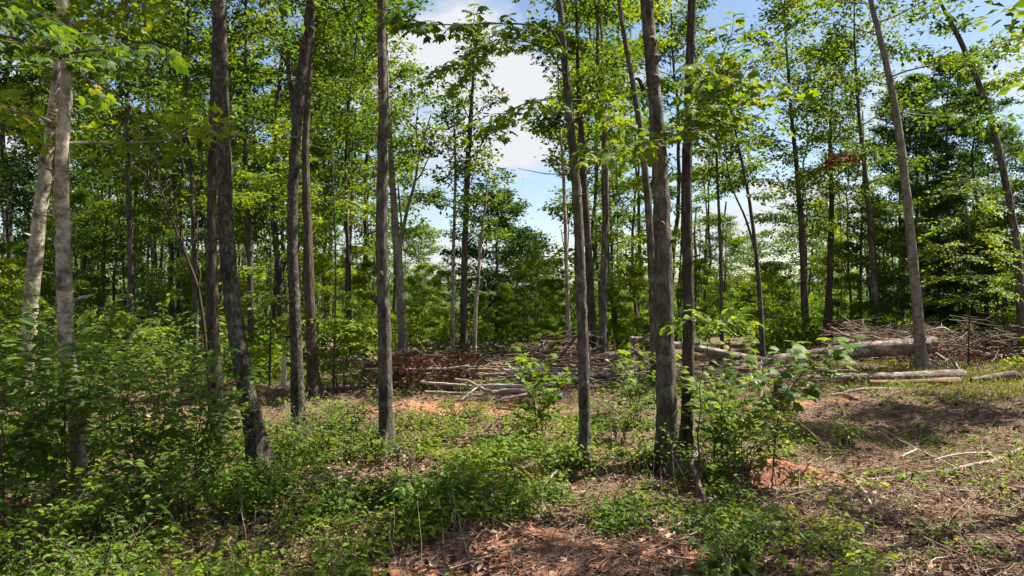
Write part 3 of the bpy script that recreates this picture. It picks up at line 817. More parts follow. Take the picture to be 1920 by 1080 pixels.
wood_zone([(-60, 24), (10, 30), (90, 36), (150, 42), (215, 40), (320, 36), (-160, 33), (330, 45), (60, 46), (190, 50)],
          'leafy tree of the shaded wood on the left, behind the two pale trunks', 'trees of the left wood', ['maple', 'dense', 'maple', 'bushy', 'slim'])
wood_zone([(430, 30), (480, 38), (530, 27), (605, 33), (650, 30), (672, 36), (540, 46), (620, 44), (450, 48), (570, 38)],
          'leafy tree of the wood behind the dark trunks left of the sky gap', 'trees left of the sky gap', ['big', 'maple', 'bright', 'maple', 'slim'])
wood_zone([(1160, 27), (1110, 36), (1200, 34), (1265, 30), (1320, 38), (1170, 46), (1135, 31)],
          'leafy tree behind the thick knotty trunk and its neighbours', 'trees behind the knotty trunk', ['slim', 'maple', 'sparse', 'bright', 'sparse'])
wood_zone([(1500, 34), (1590, 33), (1560, 46)],
          'airy tree behind the right brush, left of the bare leaning trunk', 'airy trees on the right', ['sparse', 'sparse', 'bright'], .65, .85)
wood_zone([(1720, 30), (1775, 33), (1830, 29), (1690, 38), (1880, 36), (1800, 44), (1960, 32), (2060, 30)],
          'dense dark tree of the thicket right of the bare leaning trunk', 'dark thicket trees on the right', ['dense', 'dense', 'maple'], .55, .78)

# the domed tree and the low trees that close the gap
place('dome', *at(925, 600, 38)[:2], 1.0, 1.0, 'domed dark green tree in the middle of the sky gap', None)
place('dome', *at(968, 600, 42)[:2], .78, 2.0, 'lower dark tree against the right flank of the domed tree', None)
place('bushy', *at(795, 600, 48)[:2], .62, 2.6, 'light loose tree at the left end of the sky gap, low and far', None)
place('bushy', *at(1040, 600, 52)[:2], .48, 4.0, 'low tree at the right end of the sky gap, far behind the brush', None)

# understory young trees and bushes behind the clearing
wood_zone([(20, 17), (120, 21), (270, 22), (60, 26), (370, 27)],
          'young leafy tree in the undergrowth behind the left shrubs', 'young trees on the left', ['young', 'young', 'bushy'], .4, .62, name='young_tree')
wood_zone([(440, 26), (690, 27), (600, 31), (660, 34), (790, 31), (830, 34)],
          'young leafy tree in the undergrowth behind the red-leaved brush and dark trunks', 'young trees left of centre', ['young', 'bushy', 'young'], .38, .6, name='young_tree')
wood_zone([(985, 30), (1020, 33), (950, 34), (900, 31), (1045, 27), (1150, 27), (1195, 25), (1085, 36)],
          'bushy young tree behind the middle of the brush pile', 'young trees behind the brush pile', ['young', 'bushy', 'young'], .27, .42, name='young_tree')
wood_zone([(1310, 31), (1450, 32), (1580, 31), (1350, 38), (1420, 40)],
          'young leafy tree behind the logs between knotty trunk and leaning trunk', 'young trees behind the logs', ['young', 'bushy', 'young'], .4, .66, name='young_tree')
wood_zone([(1690, 27), (1790, 29), (1870, 28), (1940, 25), (1750, 34)],
          'young leafy tree at the foot of the dark thicket on the right', 'young trees at the thicket', ['young', 'bushy'], .42, .66, name='young_tree')

# one far mass of wood
def far_wood():
    rng = rg(81)
    A = Acc(); B = Acc()
    keys = ['maple', 'slim', 'dense', 'bushy', 'big']
    n = 230
    for i in range(n):
        d = rng.uniform(55, 125); px = rng.uniform(-420, 2340)
        s = rng.uniform(.45, .8)
        if 760 < px < 1060: d = rng.uniform(85, 150); s *= .42
        if 1350 < px < 1500: d = rng.uniform(80, 140); s *= .5
        if px > 1780: s *= .7
        x = (px - 960) / F * d
        g = float(gz(x, d))
        P, D, N, S = VAR[keys[i % 5]][2]
        pick = rng.choice(len(P), min(1500, len(P) // 5), replace=False)
        a = rng.uniform(0, 6.28); c, s_ = math.cos(a), math.sin(a)
        R = np.array([[c, -s_, 0], [s_, c, 0], [0, 0, 1]])
        B.add(*leaves(RHOMB, P[pick] @ R.T * s + np.array([x, d, g]), D[pick] @ R.T, N[pick] @ R.T, S[pick] * s * 2.0))
        z = np.linspace(-.5, 14 * s, 5)
        A.add(*tube(np.column_stack([x + rng.normal(0, .1, 5), np.full(5, d), g + z]), np.linspace(.17, .05, 5) * s, 5))
    for px, d, s in [(1345, 62, .42), (1375, 70, .40), (1400, 58, .36), (1425, 66, .40), (1450, 60, .42), (1480, 72, .5), (800, 66, .22), (1030, 74, .22), (985, 70, .2), (1390, 80, .45), (1440, 84, .45), (770, 72, .5), (1310, 66, .5), (1505, 64, .5)]:
        x = (px - 960) / F * d; g = float(gz(x, d))
        P, D, N, S = VAR['dome'][2] if i % 2 else VAR['bushy'][2]
        i += 1
        pick = rng.choice(len(P), 3200, replace=False); k = s * 2.0 if i % 2 else s * 1.35
        B.add(*leaves(RHOMB, P[pick] * np.array([k * 1.3, k * 1.3, k]) + np.array([x, d, g]), D[pick], N[pick], S[pick] * 1.5))
    for i in range(260):
        d = rng.uniform(32, 75); px = rng.uniform(-300, 2250)
        if 780 < px < 1050 or 1370 < px < 1470: continue
        x = (px - 960) / F * d; g = float(gz(x, d)); ht = rng.uniform(5, 11); ln = rng.normal(0, .35)
        A.add(*tube(np.column_stack([x + ln * np.linspace(0, 1, 6) ** 2 + rng.normal(0, .05, 6), np.full(6, d), g + np.linspace(-.3, ht, 6)]), np.linspace(.1, .035, 6) * rng.uniform(.5, 1.5), 5))
    # brush at the feet of the far trees
    m = 40000
    d = rng.uniform(42, 130, m); px = rng.uniform(-420, 2340, m); x = (px - 960) / F * d
    hh = np.abs(rng.normal(0, 1.3, m)) * (1 + .5 * np.sin(x * .31) * np.sin(d * .2))
    P = np.column_stack([x, d, gz(x, d) + hh])
    B.add(*leaves(RHOMB, P, rng.normal(0, 1, (m, 3)), nrm(UP + rng.normal(0, .6, (m, 3))), rng.uniform(.25, .55, m)))
    V = Acc()
    o = link('distant_wood', B.mesh('distant_wood', M['leaf'], False))
    tag(o, 'distant wooded slope closing the view behind all the trees', 'wood', kind='stuff')
    tag(link('trunk', A.mesh('distant_trunks', M['far']), o), kind='stuff')
far_wood()

zone_labels()
def undergrowth():
    rng = rg(85); Bs = {'leaf': Acc(), 'leaf_light': Acc()}
    n = 540
    d = 19 + 45 * rng.uniform(0, 1, n) ** 1.3; px = rng.uniform(-300, 2250, n)
    px = np.where((px > 640) & (px < 1640) & (d < 25), px, px)
    ok = ~((px > 640) & (px < 1960) & (d < 25.5))
    d, px = d[ok], px[ok]; n = len(d)
    x = (px - 960) / F * d
    hh = rng.uniform(.4, 1.7, n) * np.where((px > 780) & (px < 1050), .75, 1.0)
    rr = rng.uniform(.6, 1.5, n)
    for i in range(n):
        m = int(170 * rr[i] * hh[i]) + 60
        v = nrm(rng.normal(0, 1, (m, 3))); v[:, 2] = np.abs(v[:, 2])
        q = rng.uniform(.55, 1.0, (m, 1)) ** .5
        P = np.array([x[i], d[i], float(gz(x[i], d[i]))]) + v * q * np.array([rr[i], rr[i], hh[i]]) * (1 + .25 * np.sin(5 * v[:, :1] + i) * np.sin(4 * v[:, 1:2] - i))
        Bs['leaf_light' if i % 3 == 0 else 'leaf'].add(*leaves(RHOMB, P, v + rng.normal(0, .6, (m, 3)) - UP * .3, nrm(UP + v * .6 + rng.normal(0, .45, (m, 3))), rng.uniform(.12, .24, m)))
    o = tag(link('undergrowth', Bs['leaf'].mesh('undergrowth', M['leaf'], False)), 'green undergrowth filling the wood beyond the brush piles', 'undergrowth', kind='stuff')
    tag(link('light_foliage', Bs['leaf_light'].mesh('light_foliage', M['leaf_light'], False), o), kind='stuff')
undergrowth()

# trees outside the view whose shade falls into it
for k, (x, y, v, s) in enumerate([(13.0, 15.2, 'slim', .72), (7.4, 8.8, 'sparse', .95)]):
    place(v, x, y, s, 1.3 * k, ['tree beyond the right edge whose shade falls on the right slope', 'tree just beyond the right edge whose shade falls on the middle foreground'][k], 'shade trees at the right edge')

# bright layered understory maple
def layered(name, label, px, d, layers, leaf, seed, stem_h, cat='tree'):
    rng = rg(seed)
    x = (px - 960) / F * d
    base = np.array([x, d, float(gz(x, d))])
    root = thing(name, base, label, cat)
    A = Acc(); B = Acc()
    st = smooth_line([base - UP * .1, base + np.array([.05, 0, stem_h * .5]), base + np.array([-.05, .05, stem_h])], 14)
    A.add(*tube(st, np.linspace(.03, .008, 14), 6, .05, rng))
    for (lx, ly, hw) in layers:
        tip = at(lx, ly, d + rng.uniform(-.7, .5))
        z = min(max(tip[2] - .05, base[2] + .3), base[2] + stem_h)
        p0 = np.array([np.interp(z, st[:, 2], st[:, c]) for c in range(3)])
        ln = smooth_line([p0, (p0 + tip) / 2 + UP * .08, tip], 8)
        A.add(*tube(ln, np.linspace(.012, .004, 8), 4))
        TP = side_twigs(rng, ln, 15, hw / F * d, up=0, lo=.45, droop=.1)
        V, Q = tubes(TP, np.broadcast_to(np.linspace(.004, .002, 4), TP.shape[:2]), 3); A.add(V, None, Q)
        P, D, N, S = twig_leaves(rng, TP, 12, .13, tilt=.3, droop=.12)
        B.add(*leaves(PENT, P, D, N, S))
    link('trunk', A.mesh('trunk', M['far'], True, base), root)
    tag(link('crown', B.mesh('crown', M[leaf], False, base), root), kind='stuff')

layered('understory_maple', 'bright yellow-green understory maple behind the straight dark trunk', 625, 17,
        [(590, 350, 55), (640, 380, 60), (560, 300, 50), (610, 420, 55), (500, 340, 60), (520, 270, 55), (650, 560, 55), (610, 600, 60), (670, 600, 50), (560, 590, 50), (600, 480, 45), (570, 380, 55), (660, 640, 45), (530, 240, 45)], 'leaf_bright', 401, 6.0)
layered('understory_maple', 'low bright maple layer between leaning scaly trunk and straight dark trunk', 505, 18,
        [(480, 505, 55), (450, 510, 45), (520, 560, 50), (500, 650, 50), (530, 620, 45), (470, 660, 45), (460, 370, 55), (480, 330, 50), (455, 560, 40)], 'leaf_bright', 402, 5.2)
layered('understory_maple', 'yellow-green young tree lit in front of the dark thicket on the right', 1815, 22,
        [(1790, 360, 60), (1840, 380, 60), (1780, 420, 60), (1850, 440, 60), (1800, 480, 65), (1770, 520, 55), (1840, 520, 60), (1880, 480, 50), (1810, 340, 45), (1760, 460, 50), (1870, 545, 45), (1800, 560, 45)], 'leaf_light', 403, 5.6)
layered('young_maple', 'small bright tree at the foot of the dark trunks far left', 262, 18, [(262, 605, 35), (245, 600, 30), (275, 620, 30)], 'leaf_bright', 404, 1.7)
layered('young_maple', 'small tree with red autumn leaves beside the dark trunk behind the right brush', 1575, 26, [(1575, 290, 28), (1592, 300, 24), (1560, 305, 20)], 'leaf_autumn', 405, 7.2)

# bare dying sapling with a tangle of fine twigs, upper left
def bare_sapling():
    rng = rg(90)
    d = 12.0
    line = [at(px, py, d) for px, py in [(392, 720), (375, 560), (345, 470), (312, 390), (296, 320), (291, 190)]]
    base = line[0].copy(); base[2] = float(gz(base[0], base[1])); 
    pts = smooth_line([base] + line, 40)
    A = Acc()
    A.add(*tube(pts, np.linspace(.035, .006, 40), 7, .05, rng))
    for (a, b, c, e) in [((345, 470), (320, 350), (262, 250), .014), ((375, 560), (368, 430), (340, 300), .014), ((312, 390), (270, 300), (248, 190), .01), ((330, 430), (380, 330), (395, 230), .012), ((296, 320), (330, 250), (350, 180), .009), ((360, 520), (330, 420), (285, 350), .01)]:
        l = smooth_line([at(*a, d), at(*b, d + rng.uniform(-.5, .5)), at(*c, d + rng.uniform(-.8, .8))], 12)
        l[1:] += rng.normal(0, .025, (11, 3))
        A.add(*tube(l, np.linspace(e, .004, 12), 5))
        TP = side_twigs(rng, l, 14, .55, up=.2, lo=.3, k=5, droop=-.1)
        TP[:, 1:] += np.cumsum(rng.normal(0, .035, TP[:, 1:].shape), 1)
        V, Q = tubes(TP, np.broadcast_to(np.linspace(.005, .0025, 5), TP.shape[:2]), 3); A.add(V, None, Q)
    root = thing('bare_sapling', base, 'leafless dying sapling with tangled fine twigs left of the scaly trunk', 'sapling')
    link('trunk', A.mesh('trunk', M['dead_dark'], True, base), root)
bare_sapling()

# ------------------------------------------------------------------ shrubs and saplings near the camera
def shrub(name, label, px, py, height, nst, spread, ntw, tlen, per, tpl_name, mat, size, seed, single=False, cat='shrub', group=None, lean=(0, 0), d=None, bark='dead_dark', droop=.2, tilt=.3, stem_r=.010):
    rng = rg(seed)
    if d is None: base = ground_at(px, py)
    else:
        x = (px - 960) / F * d; base = np.array([x, d, float(gz(x, d))])
    root = thing(name, base, label, cat, group)
    A = Acc(); TPs = []
    for s in range(nst):
        az = s * 2.4 + rng.uniform(-.6, .6); h = height * rng.uniform(.65, 1.05)
        off = spread * (np.array([math.cos(az), math.sin(az), 0]) * rng.uniform(.3, 1) if nst > 1 else np.zeros(3)) + np.array([lean[0], lean[1], 0])
        b0 = base + np.array([math.cos(az), math.sin(az), 0]) * .05 * (nst > 1)
        ln = smooth_line([b0 - UP * .05, b0 + off * .3 + UP * h * .5, b0 + off + UP * h * .95], 14)
        ln[2:] += rng.normal(0, .012, (12, 3))
        A.add(*tube(ln, np.linspace(stem_r, .003, 14) * rng.uniform(.7, 1.2), 5))
        TP = side_twigs(rng, ln, ntw, tlen, up=.12, lo=.28)
        V, Q = tubes(TP, np.broadcast_to(np.linspace(.004, .0018, 4), TP.shape[:2]), 3); A.add(V, None, Q)
        TPs.append(TP)
    link('stem', A.mesh('stem', M[bark], True, base), root)
    P, D, N, S = twig_leaves(rng, np.concatenate(TPs), per, size, droop=droop, tilt=tilt)
    if single:
        leaf_objects(root, base, P, D, N, S, tpl_name, mat)
        if len(P) > 250:
            P, D, N, S = twig_leaves(rng, np.concatenate(TPs) + rng.normal(0, .10, (len(TPs) * ntw, 1, 3)), per + 3, size * .8, droop=droop, tilt=tilt, back=.0)
            B = Acc(); B.add(*leaves({'oval': OVAL, 'maple': MAPLE, 'slim': SLIM, 'tulip': TULIP}[tpl_name], P, D, N, S))
            tag(link('foliage', B.mesh('foliage', M[mat], False, base), root), kind='stuff')
    else:
        B = Acc(); B.add(*leaves({'oval': OVAL, 'maple': MAPLE, 'slim': SLIM, 'tulip': TULIP}[tpl_name], P, D, N, S))
        tag(link('foliage', B.mesh('foliage', M[mat], False, base), root), kind='stuff')
    return root

# sprig with big pale leaves at the bottom edge, left
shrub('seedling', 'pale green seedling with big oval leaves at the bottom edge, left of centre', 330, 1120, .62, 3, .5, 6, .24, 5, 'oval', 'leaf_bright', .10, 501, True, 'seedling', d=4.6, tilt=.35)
shrub('seedling', 'shaded seedling of oval leaves right beside the pale one at the bottom edge', 420, 1110, .72, 2, .42, 5, .22, 4, 'oval', 'leaf_shrub', .09, 502, True, 'seedling', d=4.9, tilt=.4)
# left thicket
left = [
    ('tall shrub with sunlit oval leaves around the foot of the nearest pale trunk', 120, 2.15, 7, .85, 7, .46, 6, 'oval', 'leaf_shrub', .15, True, 7.0),
    ('shrub with drooping oval leaves at the left edge, below the pale leaning trunk', 10, 2.1, 7, .8, 7, .46, 6, 'oval', 'leaf_shrub', .15, True, 6.5),
    ('broad shrub with arching twigs between the pale trunk and the dark upright trunk', 265, 1.85, 7, .95, 7, .46, 6, 'oval', 'leaf_shrub', .145, True, 7.8),
    ('wide shrub reaching to the foot of the leaning scaly trunk', 365, 1.4, 7, .9, 7, .42, 6, 'oval', 'leaf_shrub', .135, True, 8.7),
    ('yellow-green low shrub in the lower left corner, sunlit', 60, .85, 9, .7, 8, .3, 8, 'oval', 'leaf_bright', .065, False, 5.9),
    ('low shrub in deep shade right of the pale trunk foot', 230, .9, 9, .8, 8, .34, 8, 'oval', 'leaf_shrub', .07, False, 6.6),
    ('dark low shrub under the leaning scaly trunk, in front of its foot', 340, .75, 9, .8, 8, .34, 8, 'slim', 'leaf_shrub', .075, False, 7.4),
    ('small-leaved low shrub at the bottom edge beside the pale seedling', 200, .6, 8, .6, 8, .3, 8, 'oval', 'leaf_shrub', .055, False, 5.6),
    ('leafy shrub behind the pale trunk at the far left, half shaded', 70, 2.2, 9, 1.0, 9, .5, 9, 'oval', 'leaf_shrub', .115, False, 9.4),
    ('shrub in dappled light behind the arching-twig shrub', 215, 2.0, 9, 1.0, 9, .5, 9, 'oval', 'leaf_shrub', .11, False, 10.2),
    ('dark shrub at the left edge behind all the front shrubs', -40, 2.2, 9, 1.1, 9, .5, 9, 'oval', 'leaf_shrub', .115, False, 10.5),
    ('shrub between the dark upright trunk and the pale trunks, farther back', 320, 1.9, 9, 1.0, 9, .5, 9, 'oval', 'leaf_shrub', .11, False, 12.3),
    ('shrub with pale leaves far left in front of the wood', 110, 2.1, 9, 1.1, 9, .5, 9, 'oval', 'leaf_weed', .115, False, 13.5),
    ('shrub in front of the wood behind the dappled shrub', 240, 1.9, 9, 1.1, 9, .5, 9, 'oval', 'leaf_weed', .115, False, 14.8),
    ('shrub just left of the dark upright trunk, farthest of the thicket', 375, 1.5, 9, 1.0, 9, .5, 9, 'oval', 'leaf_shrub', .11, False, 15.5),
]
for k, (lab, px, h, nst, sp, ntw, tl, per, tp, mt, sz, single, dd) in enumerate(left):
    shrub('shrub', lab, px, 0, h, nst, sp, ntw, tl, per, tp, mt, sz, 520 + k, single, d=dd, group='shrubs of the left thicket')

# saplings of the middle and right
shrub('sapling', 'leafy green sapling standing in front of the brush pile, middle of the clearing', 1015, 832, 1.2, 5, .34, 8, .30, 6, 'maple', 'leaf_weed', .125, 551, True, 'sapling', d=11.2, tilt=.4)
shrub('sapling', 'small maple sapling between the slender middle trunk and the knotty trunk', 1190, 800, 1.5, 3, .3, 9, .34, 6, 'maple', 'leaf_weed', .14, 552, True, 'sapling', d=12.6)
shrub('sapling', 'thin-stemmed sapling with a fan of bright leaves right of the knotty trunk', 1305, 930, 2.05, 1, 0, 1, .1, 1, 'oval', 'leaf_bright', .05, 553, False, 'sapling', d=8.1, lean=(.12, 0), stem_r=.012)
def fan_sapling():
    rng = rg(554)
    root = [o for o in COL.objects if o.get('label', '').startswith('thin-stemmed sapling')][0]
    base = np.array(root.location)
    for k, ln in enumerate([[(1322, 640, 8.1), (1330, 610, 8.0), (1300, 596, 7.8), (1268, 602, 7.7)], [(1322, 640, 8.1), (1340, 606, 8.0), (1366, 602, 7.9), (1392, 610, 7.8)], [(1322, 640, 8.1), (1328, 606, 7.9), (1330, 590, 7.7)]]):
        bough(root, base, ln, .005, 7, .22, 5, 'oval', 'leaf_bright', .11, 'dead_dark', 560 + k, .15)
fan_sapling()

def poplar_sapling():
    rng = rg(570)
    d = 9.0
    base = np.array([(1445 - 960) / F * d, d, 0.0]); base[2] = float(gz(base[0], base[1]))
    root = thing('sapling', base, 'sapling with very large lobed leaves in front of the long logs', 'sapling')
    A = Acc()
    st = smooth_line([base - UP * .05, at(1460, 780, d), at(1500, 705, d), at(1550, 650, d)], 16)
    A.add(*tube(st, np.linspace(.011, .004, 16), 6))
    P, D, N, S = [], [], [], []
    for i in range(110):
        f = rng.uniform(.42, 1); p = st[int(f * 15)]
        az = i * 2.4 + rng.uniform(-.4, .4)
        dv = nrm(np.array([math.cos(az), math.sin(az) * .8, rng.uniform(-.1, .5)]))
        L = rng.uniform(.1, .7) * (1.25 - .5 * f)
        q = p + dv * L
        A.add(*tube(smooth_line([p, p + dv * L * .5 + UP * .02, q], 4), [.003, .0025, .002, .002], 3))
        P.append(q); D.append(nrm(dv * np.array([1, 1, .3]) - UP * rng.uniform(.05, .45))); N.append(nrm(UP + rng.normal(0, .3, 3) - np.array([0, .35, 0]))); S.append(rng.uniform(.11, .21))
    link('stem', A.mesh('stem', M['dead_dark'], True, base), root)
    leaf_objects(root, base, np.array(P), np.array(D), np.array(N), np.array(S), 'tulip', 'leaf_weed')
poplar_sapling()

mid = [
    ('leafy tangle right of the knotty trunk, in front of the long logs', 1352, 800, 1.2, 5, .75, 7, .38, 6, 'maple', 'leaf_weed', .095, 9.6),
    ('leafy tangle below the broad-leaved sapling, beside the red pit', 1392, 825, .85, 5, .6, 7, .36, 6, 'oval', 'leaf_weed', .09, 9.1),
    ('sunny bush of small leaves just right of the slender middle trunk', 1160, 830, .7, 7, .5, 7, .26, 6, 'oval', 'leaf_weed', .06, 11.0),
    ('low bush at the foot of the knotty trunk, left side', 1205, 900, .5, 7, .45, 6, .22, 6, 'oval', 'leaf_weed', .055, 9.4),
    ('low bush at the foot of the knotty trunk, right side', 1330, 920, .45, 7, .4, 6, .22, 6, 'oval', 'leaf_weed', .055, 8.6),
    ('dark dense weed clump in the shade, middle foreground', 800, 960, .38, 7, .3, 5, .2, 5, 'oval', 'leaf_shrub', .075, 7.6),
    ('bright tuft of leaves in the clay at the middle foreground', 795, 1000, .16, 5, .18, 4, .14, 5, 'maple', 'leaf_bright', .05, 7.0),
    ('yellow-green bush between the straight dark trunk and the grey trunk', 650, 800, .65, 7, .6, 7, .3, 6, 'oval', 'leaf_weed', .065, 12.0),
    ('leafy bush left of the brush pile, behind the grey trunk', 640, 730, 1.3, 6, .9, 7, .4, 7, 'oval', 'leaf_shrub', .085, 17.0),
    ('bush in front of the brown trunk, knee high', 600, 850, .55, 7, .6, 6, .28, 6, 'oval', 'leaf_weed', .06, 10.3),
    ('ferny clump between the scaly trunk and the straight dark trunk', 525, 840, .55, 7, .5, 6, .28, 6, 'slim', 'leaf_weed', .07, 10.6),
    ('small bush on the sunny bank before the dark thicket', 1850, 650, 1.0, 6, .7, 6, .4, 6, 'oval', 'leaf_weed', .08, 24.5),
    ('upright leafy seedling in the shade band right of the pit', 1590, 822, .35, 3, .15, 5, .16, 5, 'slim', 'leaf_weed', .075, 10.8),
    ('dark seedling at the bottom edge, right of centre', 1385, 1080, .4, 4, .2, 6, .2, 5, 'slim', 'leaf_shrub', .08, 6.0),
    ('fresh green tuft right in front of the grey trunk foot', 690, 860, .3, 5, .3, 5, .2, 5, 'maple', 'leaf_weed', .05, 9.8),
    ('yellow-green leafy clump in the weeds below the brush pile', 860, 810, .4, 7, .6, 6, .26, 6, 'oval', 'leaf_weed', .06, 12.0),
]
for k, (lab, px, py, h, nst, sp, ntw, tl, per, tp, mt, sz, dd) in enumerate(mid):
    shrub('bush', lab, px, py, h * 1.1, nst + 2, sp * 1.1, ntw + 1, tl * 1.1, per + 1, tp, mt, sz * 1.25, 600 + k, False, 'bush', d=dd)

# ------------------------------------------------------------------ logs, brush pile, fallen branches
def log(name, label, line, w0, w1, mat, seed, d=None, cat='log', sides=14, rough=.06, nring=26, cutmat='cut', twigs=0, group=None, stubs=0):
    """a fallen log or branch along sight-line points (px, py, distance); widths in pixels of the 1920 frame"""
    rng = rg(seed)
    pts = smooth_line([at(*p) for p in line], nring)
    dm = float(np.mean([p[2] for p in line]))
    R = np.linspace(w0, w1, nring) / F * dm / 2
    amp = .05 if sides > 10 else .6
    pts[1:-1] += np.cumsum(rng.normal(0, 1, (nring - 2, 3)), 0) * R.mean() * amp * .25
    low = gz(pts[:, 0], pts[:, 1]) + R * .55
    if sides > 10: pts[:, 2] += max(0.0, float(np.quantile(low - pts[:, 2], .8)))
    else: pts[:, 2] = np.maximum(pts[:, 2], low)
    A = Acc()
    V, T, Q = tube(pts, R, sides, rough, rng)
    A.add(V, T, None, 1); A.n -= len(V); A.V.pop(); A.add(V, None, Q, 0)
    if twigs:
        TP = side_twigs(rng, pts, twigs, np.linalg.norm(pts[-1] - pts[0]) * .22, up=.15, lo=.25, k=5, droop=.0)
        TP[:, 1:] += np.cumsum(rng.normal(0, .02, TP[:, 1:].shape), 1)
        TP[..., 2] = np.maximum(TP[..., 2], gz(TP[..., 0], TP[..., 1]) + .01)
        tr = np.maximum(R.mean() * .4, .006)
        V, Q = tubes(TP, np.broadcast_to(np.linspace(tr, tr * .4, 5), TP.shape[:2]), 4); A.add(V, None, Q, 0)
    for s in range(stubs):
        i = int(rng.integers(2, nring - 3)); dv = nrm(rng.normal(0, 1, 3) + UP * .8)
        A.add(*tube(np.array([pts[i], pts[i] + dv * R[i] * 1.5, pts[i] + dv * R[i] * 2.2]), np.array([.35, .25, .2]) * R[i], 6))
    o = link(name, A.mesh(name, [M[mat], M[cutmat]], True, pts[0]), None, pts[0])
    tag(o, label, cat, group)
    return o

log('log', 'thickest sunlit log, pinkish bark, passing behind the bare leaning trunk', [(1450, 700, 23.5), (1570, 684, 23), (1650, 676, 22.6), (1752, 670, 22.4)], 26, 31, 'log', 701, nring=40, sides=20, stubs=2)
log('log', 'long log with broken end in front of the bare leaning trunk', [(1480, 714, 18.4), (1580, 711, 18.4), (1700, 710, 18.6), (1806, 707, 18.8)], 13, 25, 'log', 702, nring=40, sides=18, stubs=1)
log('log', 'rotten red-brown log lying along the foot of the long broken log', [(1630, 724, 17.6), (1710, 725, 17.7), (1800, 722, 18.0)], 10, 16, 'rotten', 703, nring=30, rough=.16, cutmat='rotten')
log('log', 'short blackened log on the mossy bank at far right', [(1822, 722, 18.2), (1862, 718, 18.2), (1906, 714, 18.2)], 12, 22, 'log_dark', 704, rough=.15, cutmat='log_dark')
log('log', 'long log sloping down to the right from behind the knotty trunk', [(1180, 640, 21.5), (1290, 656, 21.2), (1390, 674, 21), (1480, 690, 20.8), (1530, 697, 20.7)], 13, 16, 'log', 705, nring=36, stubs=3)
log('log', 'pale cut log poking out toward the clearing left of the splintered stick', [(1358, 698, 18.3), (1390, 690, 18.6), (1428, 683, 19)], 6, 11, 'log', 706)
log('log', 'dark log in the shade under the sloping log', [(1330, 690, 20), (1400, 705, 19.6), (1490, 712, 19.3)], 12, 15, 'log_dark', 707)
log('log', 'lumpy barked log in the brush pile right of the slender middle trunk', [(1092, 704, 17.8), (1130, 704, 18), (1175, 703, 18.2)], 15, 12, 'log_dark', 708, rough=.2)
log('log', 'straight pale pole running across the middle of the brush pile', [(870, 704, 18.1), (940, 702, 18.1), (1020, 700, 18.2), (1105, 699, 18.3)], 5, 9, 'log', 709, sides=10)
log('log', 'grey log at the bottom of the pile right of the slender middle trunk', [(1098, 724, 17.0), (1130, 721, 17.1), (1162, 716, 17.3)], 8, 7, 'log_dark', 710, sides=10)
log('log', 'pale log end jutting from the pile behind the small maple sapling', [(1102, 676, 20), (1140, 670, 20), (1190, 664, 20.2)], 8, 10, 'log', 711, sides=10)
log('log', 'pale log slanting down behind the slim grey trunk', [(1176, 648, 20.4), (1205, 666, 20), (1240, 690, 19.5)], 8, 11, 'log', 712, sides=10)
log('log', 'dark log supporting the pile behind the slender middle trunk', [(1010, 716, 18.2), (1080, 716, 18.1), (1170, 714, 18.1)], 12, 14, 'log_dark', 713)
log('log', 'mid-thick log half buried at the base of the pile, left part', [(800, 732, 17.4), (900, 734, 17.2), (1010, 730, 17.2)], 7, 10, 'log_dark', 714)

